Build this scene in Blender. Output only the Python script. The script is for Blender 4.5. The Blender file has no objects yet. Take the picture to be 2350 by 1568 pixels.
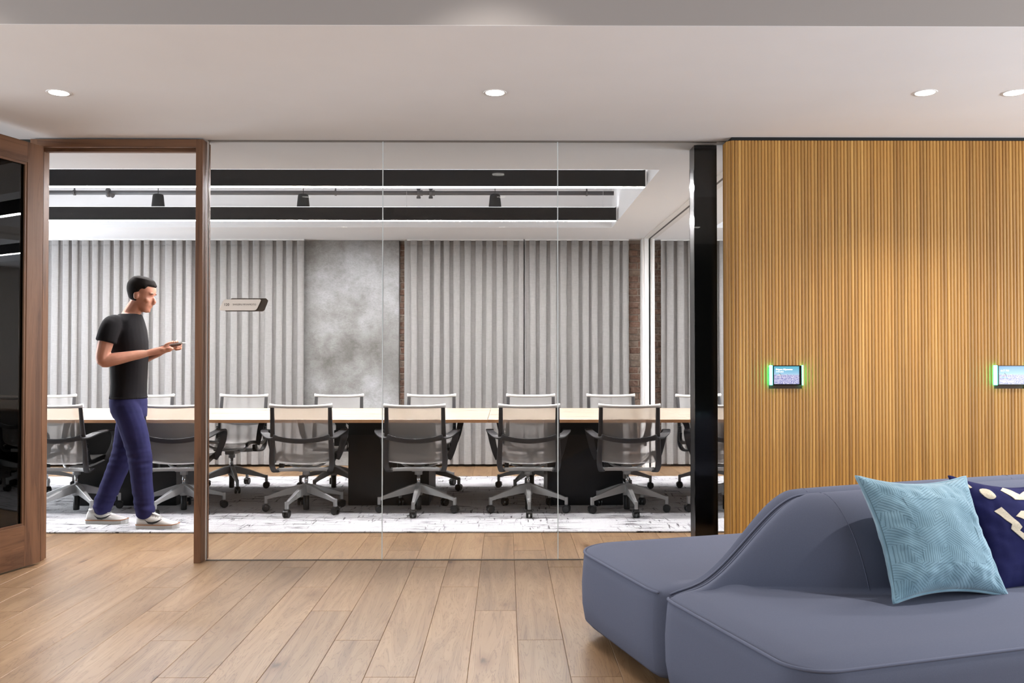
import bpy, bmesh, math, random
from mathutils import Vector, Matrix, Euler, noise

random.seed(7)
scene = bpy.context.scene
COL = scene.collection
R = math.radians

# ------------------------------------------------------------------ camera, world, exposure
HC = 1.22
FPX = 2050.0
cam_d = bpy.data.cameras.new('camera'); cam = bpy.data.objects.new('camera', cam_d); COL.objects.link(cam)
cam.location = (0, 0, HC)
cam.rotation_euler = (R(90.95), 0, R(-0.39))
cam_d.sensor_width = 36.0; cam_d.lens = 36.0 * FPX / 2350.0
cam_d.clip_start = 0.05; cam_d.clip_end = 100
scene.camera = cam
CM = Euler(cam.rotation_euler).to_matrix()

w = bpy.data.worlds.new('world'); scene.world = w; w.use_nodes = True
w.node_tree.nodes['Background'].inputs[0].default_value = (0.86, 0.93, 1.0, 1)
w.node_tree.nodes['Background'].inputs[1].default_value = 9.5     # overcast daylight, entering through side windows added out of view
for sx_, yc_, ys_ in ((-6.25, 0.9, 7.4), (5.25, 0.9, 7.4), (-6.25, 7.8, 3.8), (5.25, 7.25, 3.1)):  # sampling portals at the added side windows
    pl_ = bpy.data.lights.new('added_window_portal', 'AREA'); pl_.shape = 'RECTANGLE'; pl_.size = ys_; pl_.size_y = 2.0; pl_.cycles.is_portal = True
    po_ = bpy.data.objects.new('added_window_portal', pl_); COL.objects.link(po_); po_.location = (sx_, yc_, 1.4)
    po_.rotation_euler = (R(90), 0, R(-90 if sx_ < 0 else 90))

scene.view_settings.view_transform = 'Standard'
scene.view_settings.look = 'None'
scene.view_settings.gamma = 1.0
scene.view_settings.use_curve_mapping = False
scene.view_settings.exposure = 0.0
scene.cycles.use_denoising = True
scene.cycles.max_bounces = 9
scene.cycles.diffuse_bounces = 5
scene.cycles.use_adaptive_sampling = True
scene.cycles.adaptive_threshold = 0.02
scene.cycles.glossy_bounces = 4
scene.cycles.transparent_max_bounces = 14
scene.cycles.sample_clamp_indirect = 4.0
scene.cycles.caustics_reflective = False
scene.cycles.caustics_refractive = False

BAR_STRENGTH = 210.0        # meeting room linear lights
BAR_UP = 9.0
SPOT_W = 85.0              # lobby downlights (lower ceiling)
SPOT_UP_W = 40.0           # lobby downlights (higher ceiling)
WARM = (1.0, 0.955, 0.91)
NEUTRAL = (1.0, 0.985, 1.0)


def ray(x, y):
    d = CM @ Vector(((x - 1175) / FPX, -(y - 784) / FPX, -1))
    return d

def at_y(x, y, Y):
    d = ray(x, y); t = Y / d.y
    return Vector((d.x * t, Y, HC + d.z * t))

def at_z(x, y, z):
    d = ray(x, y); t = (z - HC) / d.z
    return Vector((d.x * t, d.y * t, z))

def X_at(x, Y, y=818):
    return at_y(x, y, Y).x

# ------------------------------------------------------------------ helpers
def lin(c):
    def f(u):
        u /= 255.0
        return u / 12.92 if u <= 0.04045 else ((u + 0.055) / 1.055) ** 2.4
    return (f(c[0]), f(c[1]), f(c[2]), 1.0)

class MB:
    def __init__(s): s.v = []; s.f = []
    def add(s, vs, fs):
        o = len(s.v); s.v += [tuple(p) for p in vs]; s.f += [tuple(i + o for i in q) for q in fs]; return s
    def box(s, x0, x1, y0, y1, z0, z1, M=None):
        vs = [Vector(p) for p in ((x0, y0, z0), (x1, y0, z0), (x1, y1, z0), (x0, y1, z0), (x0, y0, z1), (x1, y0, z1), (x1, y1, z1), (x0, y1, z1))]
        if M is not None: vs = [M @ p for p in vs]
        return s.add(vs, [(0, 3, 2, 1), (4, 5, 6, 7), (0, 1, 5, 4), (1, 2, 6, 5), (2, 3, 7, 6), (3, 0, 4, 7)])
    def rings(s, rs, caps=True, closed=False):
        n = len(rs[0]); vs = [p for r in rs for p in r]; fs = []
        m = len(rs)
        for i in range(m if closed else m - 1):
            a = i * n; b = ((i + 1) % m) * n
            for j in range(n):
                k = (j + 1) % n
                fs.append((a + j, a + k, b + k, b + j))
        if caps and not closed:
            fs.append(tuple(reversed(range(n)))); fs.append(tuple((m - 1) * n + j for j in range(n)))
        return s.add(vs, fs)
    def sweep(s, path, sec, hint=(1, 0, 0), scale=None, closed=False):
        path = [Vector(p) for p in path]; hint = Vector(hint); rs = []; m = len(path)
        for i, c in enumerate(path):
            if closed: t = path[(i + 1) % m] - path[i - 1]
            else: t = path[min(i + 1, m - 1)] - path[max(i - 1, 0)]
            t.normalize()
            sd = hint - t * hint.dot(t)
            if sd.length < 1e-5: sd = Vector((0, 0, 1)) - t * t.z
            sd.normalize(); nr = t.cross(sd)
            k = scale[i] if scale else (1, 1)
            if not isinstance(k, (tuple, list)): k = (k, k)
            rs.append([c + sd * (a * k[0]) + nr * (b * k[1]) for a, b in sec])
        return s.rings(rs, closed=closed)
    def tube(s, path, r, n=8, hint=(1, 0, 0.01), closed=False):
        sec = [(math.cos(2 * math.pi * i / n), math.sin(2 * math.pi * i / n)) for i in range(n)]
        sc = r if isinstance(r, (list, tuple)) else [r] * len(path)
        return s.sweep(path, sec, hint, sc, closed)
    def lathe(s, prof, n=16, c=(0, 0, 0), M=None):
        rs = []
        for r, z in prof:
            ring = [Vector((max(r, 1e-4) * math.cos(2 * math.pi * i / n), max(r, 1e-4) * math.sin(2 * math.pi * i / n), z)) for i in range(n)]
            if M is not None: ring = [M @ p for p in ring]
            rs.append([p + Vector(c) for p in ring])
        return s.rings(rs)
    def prism(s, poly, fa, fb):
        a = [fa(p) for p in poly]; b = [fb(p) for p in poly]; n = len(poly)
        return s.add(list(a) + list(b), [tuple(reversed(range(n))), tuple(range(n, 2 * n))] + [(i, (i + 1) % n, n + (i + 1) % n, n + i) for i in range(n)])
    def ellipsoid(s, c, r, n=12, m=8, M=None):
        rs = []
        for i in range(1, m):
            t = math.pi * i / m
            ring = [Vector((r[0] * math.sin(t) * math.cos(2 * math.pi * j / n), r[1] * math.sin(t) * math.sin(2 * math.pi * j / n), -r[2] * math.cos(t))) for j in range(n)]
            if M is not None: ring = [M @ p for p in ring]
            rs.append([p + Vector(c) for p in ring])
        return s.rings(rs)
    def mesh(s, name, smooth=False):
        me = bpy.data.meshes.new(name); me.from_pydata(s.v, [], s.f); me.update()
        bm = bmesh.new(); bm.from_mesh(me); bmesh.ops.recalc_face_normals(bm, faces=bm.faces); bm.to_mesh(me); bm.free()
        if smooth: me.polygons.foreach_set('use_smooth', [True] * len(me.polygons))
        return me
    def build(s, name, m, parent=None, smooth=False, bevel=0, seg=2, sub=0, loc=None):
        return obj(name, s.mesh(name, smooth), m, parent, bevel, seg, sub, loc, smooth)

def obj(name, me, m, parent=None, bevel=0, seg=2, sub=0, loc=None, smooth=False):
    o = bpy.data.objects.new(name, me); COL.objects.link(o)
    if m is not None and not me.materials: me.materials.append(m)
    if parent is not None: o.parent = parent
    if loc is not None: o.location = loc
    if bevel:
        b = o.modifiers.new('bevel', 'BEVEL'); b.width = bevel; b.segments = seg; b.limit_method = 'ANGLE'; b.angle_limit = R(35)
        if seg > 1: b.harden_normals = False
    if sub:
        b = o.modifiers.new('sub', 'SUBSURF'); b.levels = sub; b.render_levels = sub
    return o

def tag(o, label=None, cat=None, group=None, kind=None):
    if label: o['label'] = label
    if cat: o['category'] = cat
    if group: o['group'] = group
    if kind: o['kind'] = kind
    return o

def empty(name, loc=(0, 0, 0), rz=0, **k):
    o = bpy.data.objects.new(name, None); COL.objects.link(o); o.location = loc; o.rotation_euler = (0, 0, rz)
    o.empty_display_size = 0.05
    return tag(o, **k)

def copy_tree(o, parent=None):
    c = o.copy(); COL.objects.link(c); c.parent = parent
    for ch in list(o.children): copy_tree(ch, c)
    return c

def box(name, m, x0, x1, y0, y1, z0, z1, parent=None, bevel=0, **k):
    return MB().box(x0, x1, y0, y1, z0, z1).build(name, m, parent, bevel=bevel, **k)

def struct(o, label, cat): return tag(o, label, cat, kind='structure')

def remeshed(mb, name, voxel, it=4):
    me = mb.mesh(name, True); o = bpy.data.objects.new('tmp', me); COL.objects.link(o)
    r = o.modifiers.new('r', 'REMESH'); r.mode = 'VOXEL'; r.voxel_size = voxel; r.use_smooth_shade = True
    s = o.modifiers.new('s', 'SMOOTH'); s.factor = 0.5; s.iterations = it
    bpy.context.view_layer.update()
    dg = bpy.context.evaluated_depsgraph_get()
    out = bpy.data.meshes.new_from_object(o.evaluated_get(dg))
    bpy.data.objects.remove(o); bpy.data.meshes.remove(me); out.name = name
    out.polygons.foreach_set('use_smooth', [True] * len(out.polygons))
    return out

def sstep(t): t = min(1.0, max(0.0, t)); return t * t * (3 - 2 * t)
def lerp(a, b, t): return a + (b - a) * t
def interp(tab, x):
    if x <= tab[0][0]: return tab[0][1:]
    for a, b in zip(tab, tab[1:]):
        if x <= b[0]:
            t = (x - a[0]) / (b[0] - a[0]); return tuple(lerp(p, q, t) for p, q in zip(a[1:], b[1:]))
    return tab[-1][1:]
def spline(pts, n=6):
    pts = [Vector(p) for p in pts]; out = []
    for i in range(len(pts) - 1):
        p0 = pts[max(i - 1, 0)]; p1 = pts[i]; p2 = pts[i + 1]; p3 = pts[min(i + 2, len(pts) - 1)]
        for k in range(n):
            t = k / n
            out.append(0.5 * ((2 * p1) + (p2 - p0) * t + (2 * p0 - 5 * p1 + 4 * p2 - p3) * t * t + (3 * p1 - p0 - 3 * p2 + p3) * t ** 3))
    out.append(pts[-1]); return out

# ------------------------------------------------------------------ materials
class NT:
    def __init__(s, name):
        s.m = bpy.data.materials.new(name); s.m.use_nodes = True; s.t = s.m.node_tree
        s.p = s.t.nodes['Principled BSDF']; s.out = s.t.nodes['Material Output']
    def n(s, typ, **k):
        nd = s.t.nodes.new(typ)
        for a, b in k.items():
            if a.startswith('i_'):
                key = a[2:].replace('_', ' ')
                nd.inputs[int(key) if key.isdigit() else key].default_value = b
            else: setattr(nd, a, b)
        return nd
    def l(s, a, b): s.t.links.new(a, b)
    def coords(s, kind='Object', scale=(1, 1, 1), rand=0.0):
        tc = s.n('ShaderNodeTexCoord'); out = tc.outputs[kind]
        if rand:
            oi = s.n('ShaderNodeObjectInfo'); mu = s.n('ShaderNodeVectorMath', operation='SCALE', i_0=(1.0, 0.63, 0.37)); mu.inputs['Scale'].default_value = rand
            cm = s.n('ShaderNodeCombineXYZ')
            for k in range(3):
                q = s.n('ShaderNodeMath', operation='MULTIPLY', i_1=rand * (1.0, 0.63, 1.37)[k]); s.l(oi.outputs['Random'], q.inputs[0]); s.l(q.outputs[0], cm.inputs[k])
            ad = s.n('ShaderNodeVectorMath', operation='ADD'); s.l(out, ad.inputs[0]); s.l(cm.outputs[0], ad.inputs[1]); out = ad.outputs[0]
        mp = s.n('ShaderNodeMapping'); mp.inputs['Scale'].default_value = scale; s.l(out, mp.inputs[0])
        return mp.outputs[0]
    def noise(s, vec, scale=5, detail=4, rough=0.5, dist=0.0):
        nd = s.n('ShaderNodeTexNoise', i_Scale=scale, i_Detail=detail, i_Roughness=rough, i_Distortion=dist)
        s.l(vec, nd.inputs['Vector']); return nd.outputs['Fac']
    def ramp(s, fac, stops, interp='LINEAR'):
        nd = s.n('ShaderNodeValToRGB'); cr = nd.color_ramp; cr.interpolation = interp
        while len(cr.elements) < len(stops): cr.elements.new(0.5)
        for e, (p, c) in zip(cr.elements, stops): e.position = p; e.color = c if len(c) == 4 else (*c, 1)
        s.l(fac, nd.inputs[0]); return nd.outputs[0]
    def mix(s, fac, a, b, mode='MIX'):
        nd = s.n('ShaderNodeMix', data_type='RGBA', blend_type=mode)
        for sock, v in ((nd.inputs[0], fac), (nd.inputs[6], a), (nd.inputs[7], b)):
            if hasattr(v, 'links'): s.l(v, sock)
            else: sock.default_value = v
        return nd.outputs[2]
    def bump(s, h, strength=0.2, dist=0.01):
        b = s.n('ShaderNodeBump', i_Strength=strength, i_Distance=dist); s.l(h, b.inputs['Height']); s.l(b.outputs[0], s.p.inputs['Normal'])
    def col(s, c):
        if hasattr(c, 'links'): s.l(c, s.p.inputs['Base Color'])
        else: s.p.inputs['Base Color'].default_value = c
        return s
    def set(s, **k):
        for a, b in k.items(): s.p.inputs[a.replace('_', ' ')].default_value = b
        return s

def plain(name, c, rough=0.5, metal=0.0, spec=0.5, var=0.0, scale=6.0, bump=0.0, bscale=200.0):
    t = NT(name); cl = lin(c)
    v = t.coords('Object')
    if var:
        nz = t.noise(v, scale, 3)
        t.col(t.ramp(nz, [(0.3, tuple(k * (1 - var) for k in cl[:3]) + (1,)), (0.7, tuple(min(1, k * (1 + var)) for k in cl[:3]) + (1,))]))
    else: t.col(cl)
    t.set(Roughness=rough, Metallic=metal); t.p.inputs['Specular IOR Level'].default_value = spec
    if bump: t.bump(t.noise(v, bscale, 2), bump, 0.002)
    return t.m

def wood(name, c1, c2, c3, scale=(14, 1.1, 14), rough=0.42, knots=False, rand=40.0, tone=0.12, ring=2.4, spec=0.4, coords='Object', lc=1.0):
    t = NT(name)
    v = t.coords(coords, scale, rand)
    n1 = t.noise(v, 1.0, 5, 0.55, 1.4)
    rg = t.n('ShaderNodeMath', operation='MULTIPLY', i_1=ring * 6.0); t.l(n1, rg.inputs[0])
    fr = t.n('ShaderNodeMath', operation='PINGPONG', i_1=1.0); t.l(rg.outputs[0], fr.inputs[0])
    base = t.ramp(n1, [(0.25, lin(c1)), (0.5, lin(c2)), (0.78, lin(c3))])
    line = t.ramp(fr.outputs[0], [(0.0, (1 - .30 * lc, 1 - .35 * lc, 1 - .40 * lc, 1)), (0.25, (1 - .04 * lc, 1 - .05 * lc, 1 - .06 * lc, 1)), (1.0, (1, 1, 1, 1))])
    c = t.mix(1.0, base, line, 'MULTIPLY')
    oi = t.n('ShaderNodeObjectInfo')
    tn = t.ramp(oi.outputs['Random'], [(0.0, (1 - tone, 1 - tone * 1.1, 1 - tone * 1.25, 1)), (1.0, (1 + tone * .6, 1 + tone * .6, 1 + tone * .6, 1))])
    c = t.mix(1.0, c, tn, 'MULTIPLY')
    if knots:
        vk = t.coords(coords, (4.5, 1.7, 1), rand * 1.7)
        vo = t.n('ShaderNodeTexVoronoi', i_Scale=1.0); t.l(vk, vo.inputs['Vector'])
        dn = t.noise(vk, 6.0, 2); ds = t.n('ShaderNodeMath', operation='MULTIPLY_ADD', i_1=0.14); t.l(dn, ds.inputs[0]); t.l(vo.outputs['Distance'], ds.inputs[2])
        kk = t.ramp(ds.outputs[0], [(0.115, (0.30, 0.20, 0.12, 1)), (0.165, (0.78, 0.70, 0.62, 1)), (0.30, (1, 1, 1, 1))])
        c = t.mix(1.0, c, kk, 'MULTIPLY')
    t.col(c); t.set(Roughness=rough); t.p.inputs['Specular IOR Level'].default_value = spec
    fine = t.noise(t.coords(coords, tuple(k * 9 for k in scale), rand), 1.0, 3)
    t.bump(fine, 0.08, 0.002)
    return t.m

def glass(name, tint=(0.9, 0.92, 0.91, 1), ior=1.45):
    t = NT(name); t.t.nodes.remove(t.p)
    tr = t.n('ShaderNodeBsdfTransparent'); tr.inputs[0].default_value = tint
    gl = t.n('ShaderNodeBsdfGlossy', i_Roughness=0.0); gl.inputs[0].default_value = (1, 1, 1, 1)
    fr = t.n('ShaderNodeFresnel', i_IOR=ior); mx = t.n('ShaderNodeMixShader')
    t.l(fr.outputs[0], mx.inputs[0]); t.l(tr.outputs[0], mx.inputs[1]); t.l(gl.outputs[0], mx.inputs[2]); t.l(mx.outputs[0], t.out.inputs[0])
    return t.m

def emit(name, c, s):
    t = NT(name); t.col((0, 0, 0, 1)); t.p.inputs['Emission Color'].default_value = (*c[:3], 1); t.p.inputs['Emission Strength'].default_value = s
    return t.m

def meshfabric(name, c, opaque):
    t = NT(name); v = t.coords('Object')
    t.col(lin(c)); t.set(Roughness=0.75)
    tr = t.n('ShaderNodeBsdfTransparent'); mx = t.n('ShaderNodeMixShader')
    wv = t.n('ShaderNodeTexWave', i_Scale=95.0, i_Distortion=1.5, bands_direction='X'); t.l(v, wv.inputs['Vector'])
    fac = t.ramp(wv.outputs['Fac'], [(0.0, (opaque - .07,) * 3 + (1,)), (1.0, (opaque + .07,) * 3 + (1,))])
    t.l(fac, mx.inputs[0]); t.l(tr.outputs[0], mx.inputs[1]); t.l(t.p.outputs[0], mx.inputs[2]); t.l(mx.outputs[0], t.out.inputs[0])
    return t.m

M = {}
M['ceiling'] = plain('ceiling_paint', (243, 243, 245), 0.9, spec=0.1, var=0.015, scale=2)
M['soffit'] = plain('soffit_shade_grey', (170, 163, 159), 0.9, spec=0.1)  # greyer than the lower ceiling, shade put into the colour
M['white'] = plain('white_paint', (228, 226, 224), 0.7, spec=0.2)
M['wall'] = plain('wall_paint', (205, 200, 194), 0.9, spec=0.1)
M['darkwall'] = plain('dark_wall_paint', (46, 47, 44), 0.8, spec=0.2)
M['oak'] = wood('oak_plank', (115, 88, 63), (140, 112, 84), (157, 130, 100), scale=(11, 0.85, 11), knots=True, rough=0.36, tone=0.17, ring=4.0, lc=1.2)
M['slat'] = wood('oak_slat', (148, 103, 48), (172, 126, 62), (187, 144, 79), scale=(18, 18, 0.7), rough=0.42, tone=0.20, ring=0.6, spec=0.35, lc=0.35)
M['walnut'] = wood('walnut_wood', (74, 50, 34), (103, 71, 49), (128, 92, 66), scale=(11, 11, 0.8), rough=0.45, rand=20, tone=0.05, ring=1.6, spec=0.3)
M['walnut_h'] = wood('walnut_wood_cross', (74, 50, 34), (103, 71, 49), (128, 92, 66), scale=(0.8, 0.8, 11), rough=0.45, rand=20, tone=0.05, ring=1.6, spec=0.3)
M['tabletop'] = wood('table_maple', (212, 190, 166), (224, 204, 182), (232, 214, 194), scale=(0.9, 12, 12), rough=0.16, rand=9, tone=0.03, ring=1.0, spec=0.6)
M['edgeband'] = plain('maple_edge', (176, 132, 94), 0.4, var=.06, scale=20)
M['black'] = plain('black_powdercoat', (14, 14, 14), 0.35, spec=0.4)
M['blackmatte'] = plain('black_matte', (20, 19, 19), 0.6, spec=0.3)
M['gloss_black'] = plain('gloss_black_paint', (6, 6, 6), 0.12, spec=0.5)
M['graphite'] = plain('graphite_plastic', (50, 49, 51), 0.45, spec=0.4)
M['alu'] = plain('cast_aluminium', (186, 186, 186), 0.40, metal=0.3)
M['chrome'] = plain('chrome', (210, 210, 212), 0.12, metal=1.0)
M['rubber'] = plain('caster_black', (16, 16, 17), 0.3, spec=0.5)
M['pipe'] = plain('grey_pipe_paint', (72, 71, 73), 0.5, spec=0.4)
M['mesh'] = meshfabric('chair_mesh_fabric', (182, 180, 178), 0.50)
M['rail'] = plain('chair_rail_fabric', (214, 212, 210), 0.7, spec=0.2, bump=0.2, bscale=600)
M['glass'] = glass('partition_glass', (0.90, 0.90, 0.892, 1), 1.22)
M['doorglass'] = glass('door_glass', (0.42, 0.44, 0.41, 1), 1.5)
M['edge'] = plain('glass_edge_joint', (198, 204, 204), 0.15, spec=0.6)
M['channel'] = plain('channel_metal', (128, 122, 116), 0.35, metal=0.6)
M['track'] = plain('track_dark', (58, 52, 50), 0.5)
M['sofa'] = plain('slate_wool', (84, 88, 104), 0.92, spec=0.15, var=0.035, scale=260, bump=0.25, bscale=900)
M['piping'] = plain('sofa_piping', (92, 96, 113), 0.9, spec=0.15)
M['feet'] = plain('sofa_feet', (15, 15, 15), 0.5)
M['led'] = emit('green_led', (0.07, 1.0, 0.52), 14.0)
M['bezel'] = plain('panel_bezel', (10, 10, 11), 0.15, spec=0.5)
M['sign_brown'] = plain('sign_bronze', (52, 38, 24), 0.5)
M['sign_cream'] = plain('sign_cream', (212, 203, 194), 0.55)
M['ink'] = plain('sign_ink', (58, 50, 46), 0.6)
M['textwhite'] = emit('screen_text', (1, 1, 1), 2.2)
M['textteal'] = emit('screen_text_teal', (0.35, 0.9, 0.85), 1.2)
M['bar_light'] = emit('linear_diffuser', NEUTRAL, BAR_STRENGTH)
M['bar_up'] = emit('linear_uplight', (0.93, 0.95, 1.0), BAR_UP)
M['lens'] = emit('downlight_lens', (1.0, 0.96, 0.9), 14.0)
M['mortar'] = plain('mortar', (158, 146, 136), 0.95, spec=0.1, var=0.15, scale=30)
M['cable'] = plain('black_cable', (12, 12, 12), 0.5)

def m_brick():
    t = NT('old_brick'); oi = t.n('ShaderNodeObjectInfo')
    c = t.ramp(oi.outputs['Random'], [(0.0, lin((96, 58, 42))), (0.35, lin((122, 78, 58))), (0.7, lin((112, 92, 78))), (1.0, lin((138, 124, 110)))])
    v = t.coords('Object', (1, 1, 1), 30); n = t.noise(v, 35, 5)
    c = t.mix(0.55, c, t.ramp(n, [(0.3, lin((70, 52, 44))), (0.75, lin((168, 152, 138)))]), 'MIX')
    t.col(c); t.set(Roughness=0.95); t.bump(n, 0.6, 0.01); return t.m
M['brick'] = m_brick()

def m_concrete():
    t = NT('troweled_plaster'); v = t.coords('Object')
    n1 = t.noise(v, 1.2, 6, 0.6, 0.1); n2 = t.noise(v, 4.5, 9, 0.72, 0.4)
    c = t.ramp(n1, [(0.36, lin((96, 94, 91))), (0.5, lin((128, 127, 126))), (0.62, lin((152, 152, 154)))])
    c2 = t.ramp(n2, [(0.32, (0.74, 0.73, 0.71, 1)), (0.52, (1, 1, 1, 1)), (0.75, (1.08, 1.08, 1.08, 1))])
    n3 = t.noise(t.coords('Object', (5, 5, 9)), 5.0, 10, 0.78, 1.6)
    c3 = t.ramp(n3, [(0.36, (0.80, 0.79, 0.78, 1)), (0.5, (1, 1, 1, 1)), (0.66, (1.16, 1.16, 1.17, 1))])
    t.col(t.mix(1.0, t.mix(1.0, c, c2, 'MULTIPLY'), c3, 'MULTIPLY')); t.set(Roughness=0.7); t.bump(n3, 0.25, 0.01); return t.m
M['concrete'] = m_concrete()

def m_carpet():
    t = NT('streaked_carpet'); v = t.coords('Object')
    a = t.noise(t.coords('Object', (2.3, 26, 1)), 1.6, 5, 0.65, 0.3)
    b = t.noise(t.coords('Object', (24, 2.6, 1)), 1.6, 5, 0.65, 0.3)
    g = t.noise(v, 2.3, 3)
    ra = t.ramp(a, [(0.555, (0, 0, 0, 1)), (0.60, (1, 1, 1, 1))]); rb = t.ramp(b, [(0.585, (0, 0, 0, 1)), (0.63, (0.85, 0.85, 0.85, 1))])
    mk = t.mix(1.0, ra, rb, 'LIGHTEN')
    mk = t.mix(1.0, mk, t.ramp(g, [(0.40, (0.15, 0.15, 0.15, 1)), (0.54, (1, 1, 1, 1))]), 'MULTIPLY')
    fine = t.noise(v, 170, 2)
    base = t.ramp(fine, [(0.35, lin((180, 179, 182))), (0.6, lin((208, 207, 210)))])
    t.col(t.mix(mk, base, lin((52, 50, 52)))); t.set(Roughness=1.0); t.p.inputs['Specular IOR Level'].default_value = 0.05
    t.bump(fine, 0.3, 0.004); return t.m
M['carpet'] = m_carpet()

def m_curtain():
    t = NT('linen_curtain'); 
    n = t.noise(t.coords('Object', (260, 260, 16)), 1.0, 3); n2 = t.noise(t.coords('Object', (20, 20, 260)), 1.0, 3)
    c = t.mix(0.5, t.ramp(n, [(0.3, lin((142, 139, 137))), (0.7, lin((162, 159, 158)))]), t.ramp(n2, [(0.3, lin((142, 139, 137))), (0.7, lin((162, 159, 158)))]))
    t.col(c); t.set(Roughness=0.95); t.p.inputs['Specular IOR Level'].default_value = 0.1
    tl = t.n('ShaderNodeBsdfTranslucent'); t.l(c, tl.inputs[0]); mx = t.n('ShaderNodeMixShader', i_0=0.22)
    t.l(t.p.outputs[0], mx.inputs[1]); t.l(tl.outputs[0], mx.inputs[2]); t.l(mx.outputs[0], t.out.inputs[0]); return t.m
M['curtain'] = m_curtain()

# ------------------------------------------------------------------ key dimensions
CZ = 2.519            # ceiling height
YG = 5.367            # glass plane
YC = 9.90             # curtain plane
XL, XR = -6.2, 5.2
YB = 10.12            # back wall face
YS = 3.49             # soffit edge
UZ = 2.98             # higher lobby ceiling
RX = 1.07             # recess right edge
RY0, RY1 = 6.19, 8.99

# ------------------------------------------------------------------ structure: floor
floor = struct(box('floor', M['oak'], XL, XR, -3.2, YB + 0.3, -0.2, -0.016), 'wide pale oak plank floor of the lobby and meeting room', 'floor')
PW, P0, PL = 0.1965, 0.05, 1.772
pl_cache = {}
def plank_mesh(L):
    k = round(L, 3)
    if k not in pl_cache:
        h = PW / 2 - 0.0004; l = L / 2 - 0.0004; b = 0.0016; mb = MB()
        rs = []
        for (e, z) in ((0, -0.016), (0, -b), (b, 0.0)):
            rs.append([Vector((-h + e, -l + e, z)), Vector((h - e, -l + e, z)), Vector((h - e, l - e, z)), Vector((-h + e, l - e, z))])
        mb.rings(rs); me = mb.mesh('plank'); me.materials.append(M['oak']); pl_cache[k] = me
    return pl_cache[k]
CARPET_Y0, CARPET_Y1 = 6.19, 9.03
rest = MB()
for i in range(-27, 19):
    xc = P0 + (i + 0.5) * PW
    off = (3.862 - 0.443 * i) % PL
    k0 = math.floor((-3.2 - off) / PL)
    for k in range(k0, k0 + 9):
        a, b = off + k * PL, off + (k + 1) * PL
        a, b = max(a, -3.2), min(b, YB + 0.05)
        if b - a < 0.05: continue
        mid = (a + b) / 2
        if a > CARPET_Y0 + 0.02 and b < CARPET_Y1 - 0.02: continue
        x_over_y = 0.62
        seen = b > 2.9 and abs(xc) < x_over_y * b + 0.2
        if seen:
            o = bpy.data.objects.new('plank', plank_mesh(b - a)); COL.objects.link(o); o.parent = floor; o.location = (xc, mid, 0)
        else:
            h = PW / 2 - 0.0004; rest.box(xc - h, xc + h, a + .0004, b - .0004, -0.016, 0.0)
o = rest.build('planks_out_of_view', M['oak'], floor); o['kind'] = 'stuff'

carpet = box('carpet', M['carpet'], -6.0, 5.0, CARPET_Y0, CARPET_Y1, 0.0005, 0.011, bevel=0.003)
tag(carpet, 'white carpet with broken black streaks lying under the conference tables', 'carpet')

# ------------------------------------------------------------------ structure: ceilings
c = MB()
c.box(XL, XR, YS + .1, RY0, CZ, CZ + 0.12); c.box(XL, XR, YS - .004, YS + .1, CZ, CZ + .001)                         # lobby edge + front of meeting room
c.box(XL, XR, RY1, YB + 0.3, CZ, CZ + 0.12)
c.box(RX, 2.09, RY0, RY1, CZ, CZ + 0.12)
c.box(XL, -5.1, RY0, RY1, CZ, CZ + 0.12)
c.box(4.8, XR, RY0, RY1, CZ, CZ + 0.12)
ceil = struct(c.build('ceiling', M['ceiling']), 'smooth pale plaster ceiling over lobby and meeting room', 'ceiling')
RZ = 3.12
c = MB()
for (a, b) in ((-5.1, RX), (2.09, 4.8)):
    c.box(a - 0.03, a, RY0, RY1, CZ + 0.12, RZ + .1); c.box(b, b + 0.03, RY0, RY1, CZ + 0.12, RZ + .1)
    c.box(a - .03, b + .03, RY0 - 0.03, RY0, CZ + 0.12, RZ + .1); c.box(a - .03, b + .03, RY1, RY1 + 0.03, CZ + 0.12, RZ + .1)
c.build('recess_side', M['ceiling'], ceil)
for (a, b) in ((-5.1, RX), (2.09, 4.8)):
    box('recess_top', M['ceiling'], a - .03, b + .03, RY0 - .03, RY1 + .03, RZ + .1, RZ + .14, ceil)
deck = wood('deck_boards', (96, 72, 52), (128, 98, 70), (150, 118, 88), scale=(0.8, 12, 12), rough=0.7, tone=0.2)
k_x = -5.0
while k_x < 0.9:
    L_ = random.uniform(.25, .6); box('recess_board', deck, k_x, min(k_x + L_, RX - .02), RY1 - .05, RY1 - .002, 3.088, RZ + .1, ceil); k_x += L_ + random.uniform(.08, .25)
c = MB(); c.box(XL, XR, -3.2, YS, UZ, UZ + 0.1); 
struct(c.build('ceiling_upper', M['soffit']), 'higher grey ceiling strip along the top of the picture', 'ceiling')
struct(box('wall_soffit', M['soffit'], XL, XR, YS - .004, YS + 0.1, CZ + .001, UZ + .1), 'vertical soffit face where the lobby ceiling steps down', 'soffit')

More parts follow.
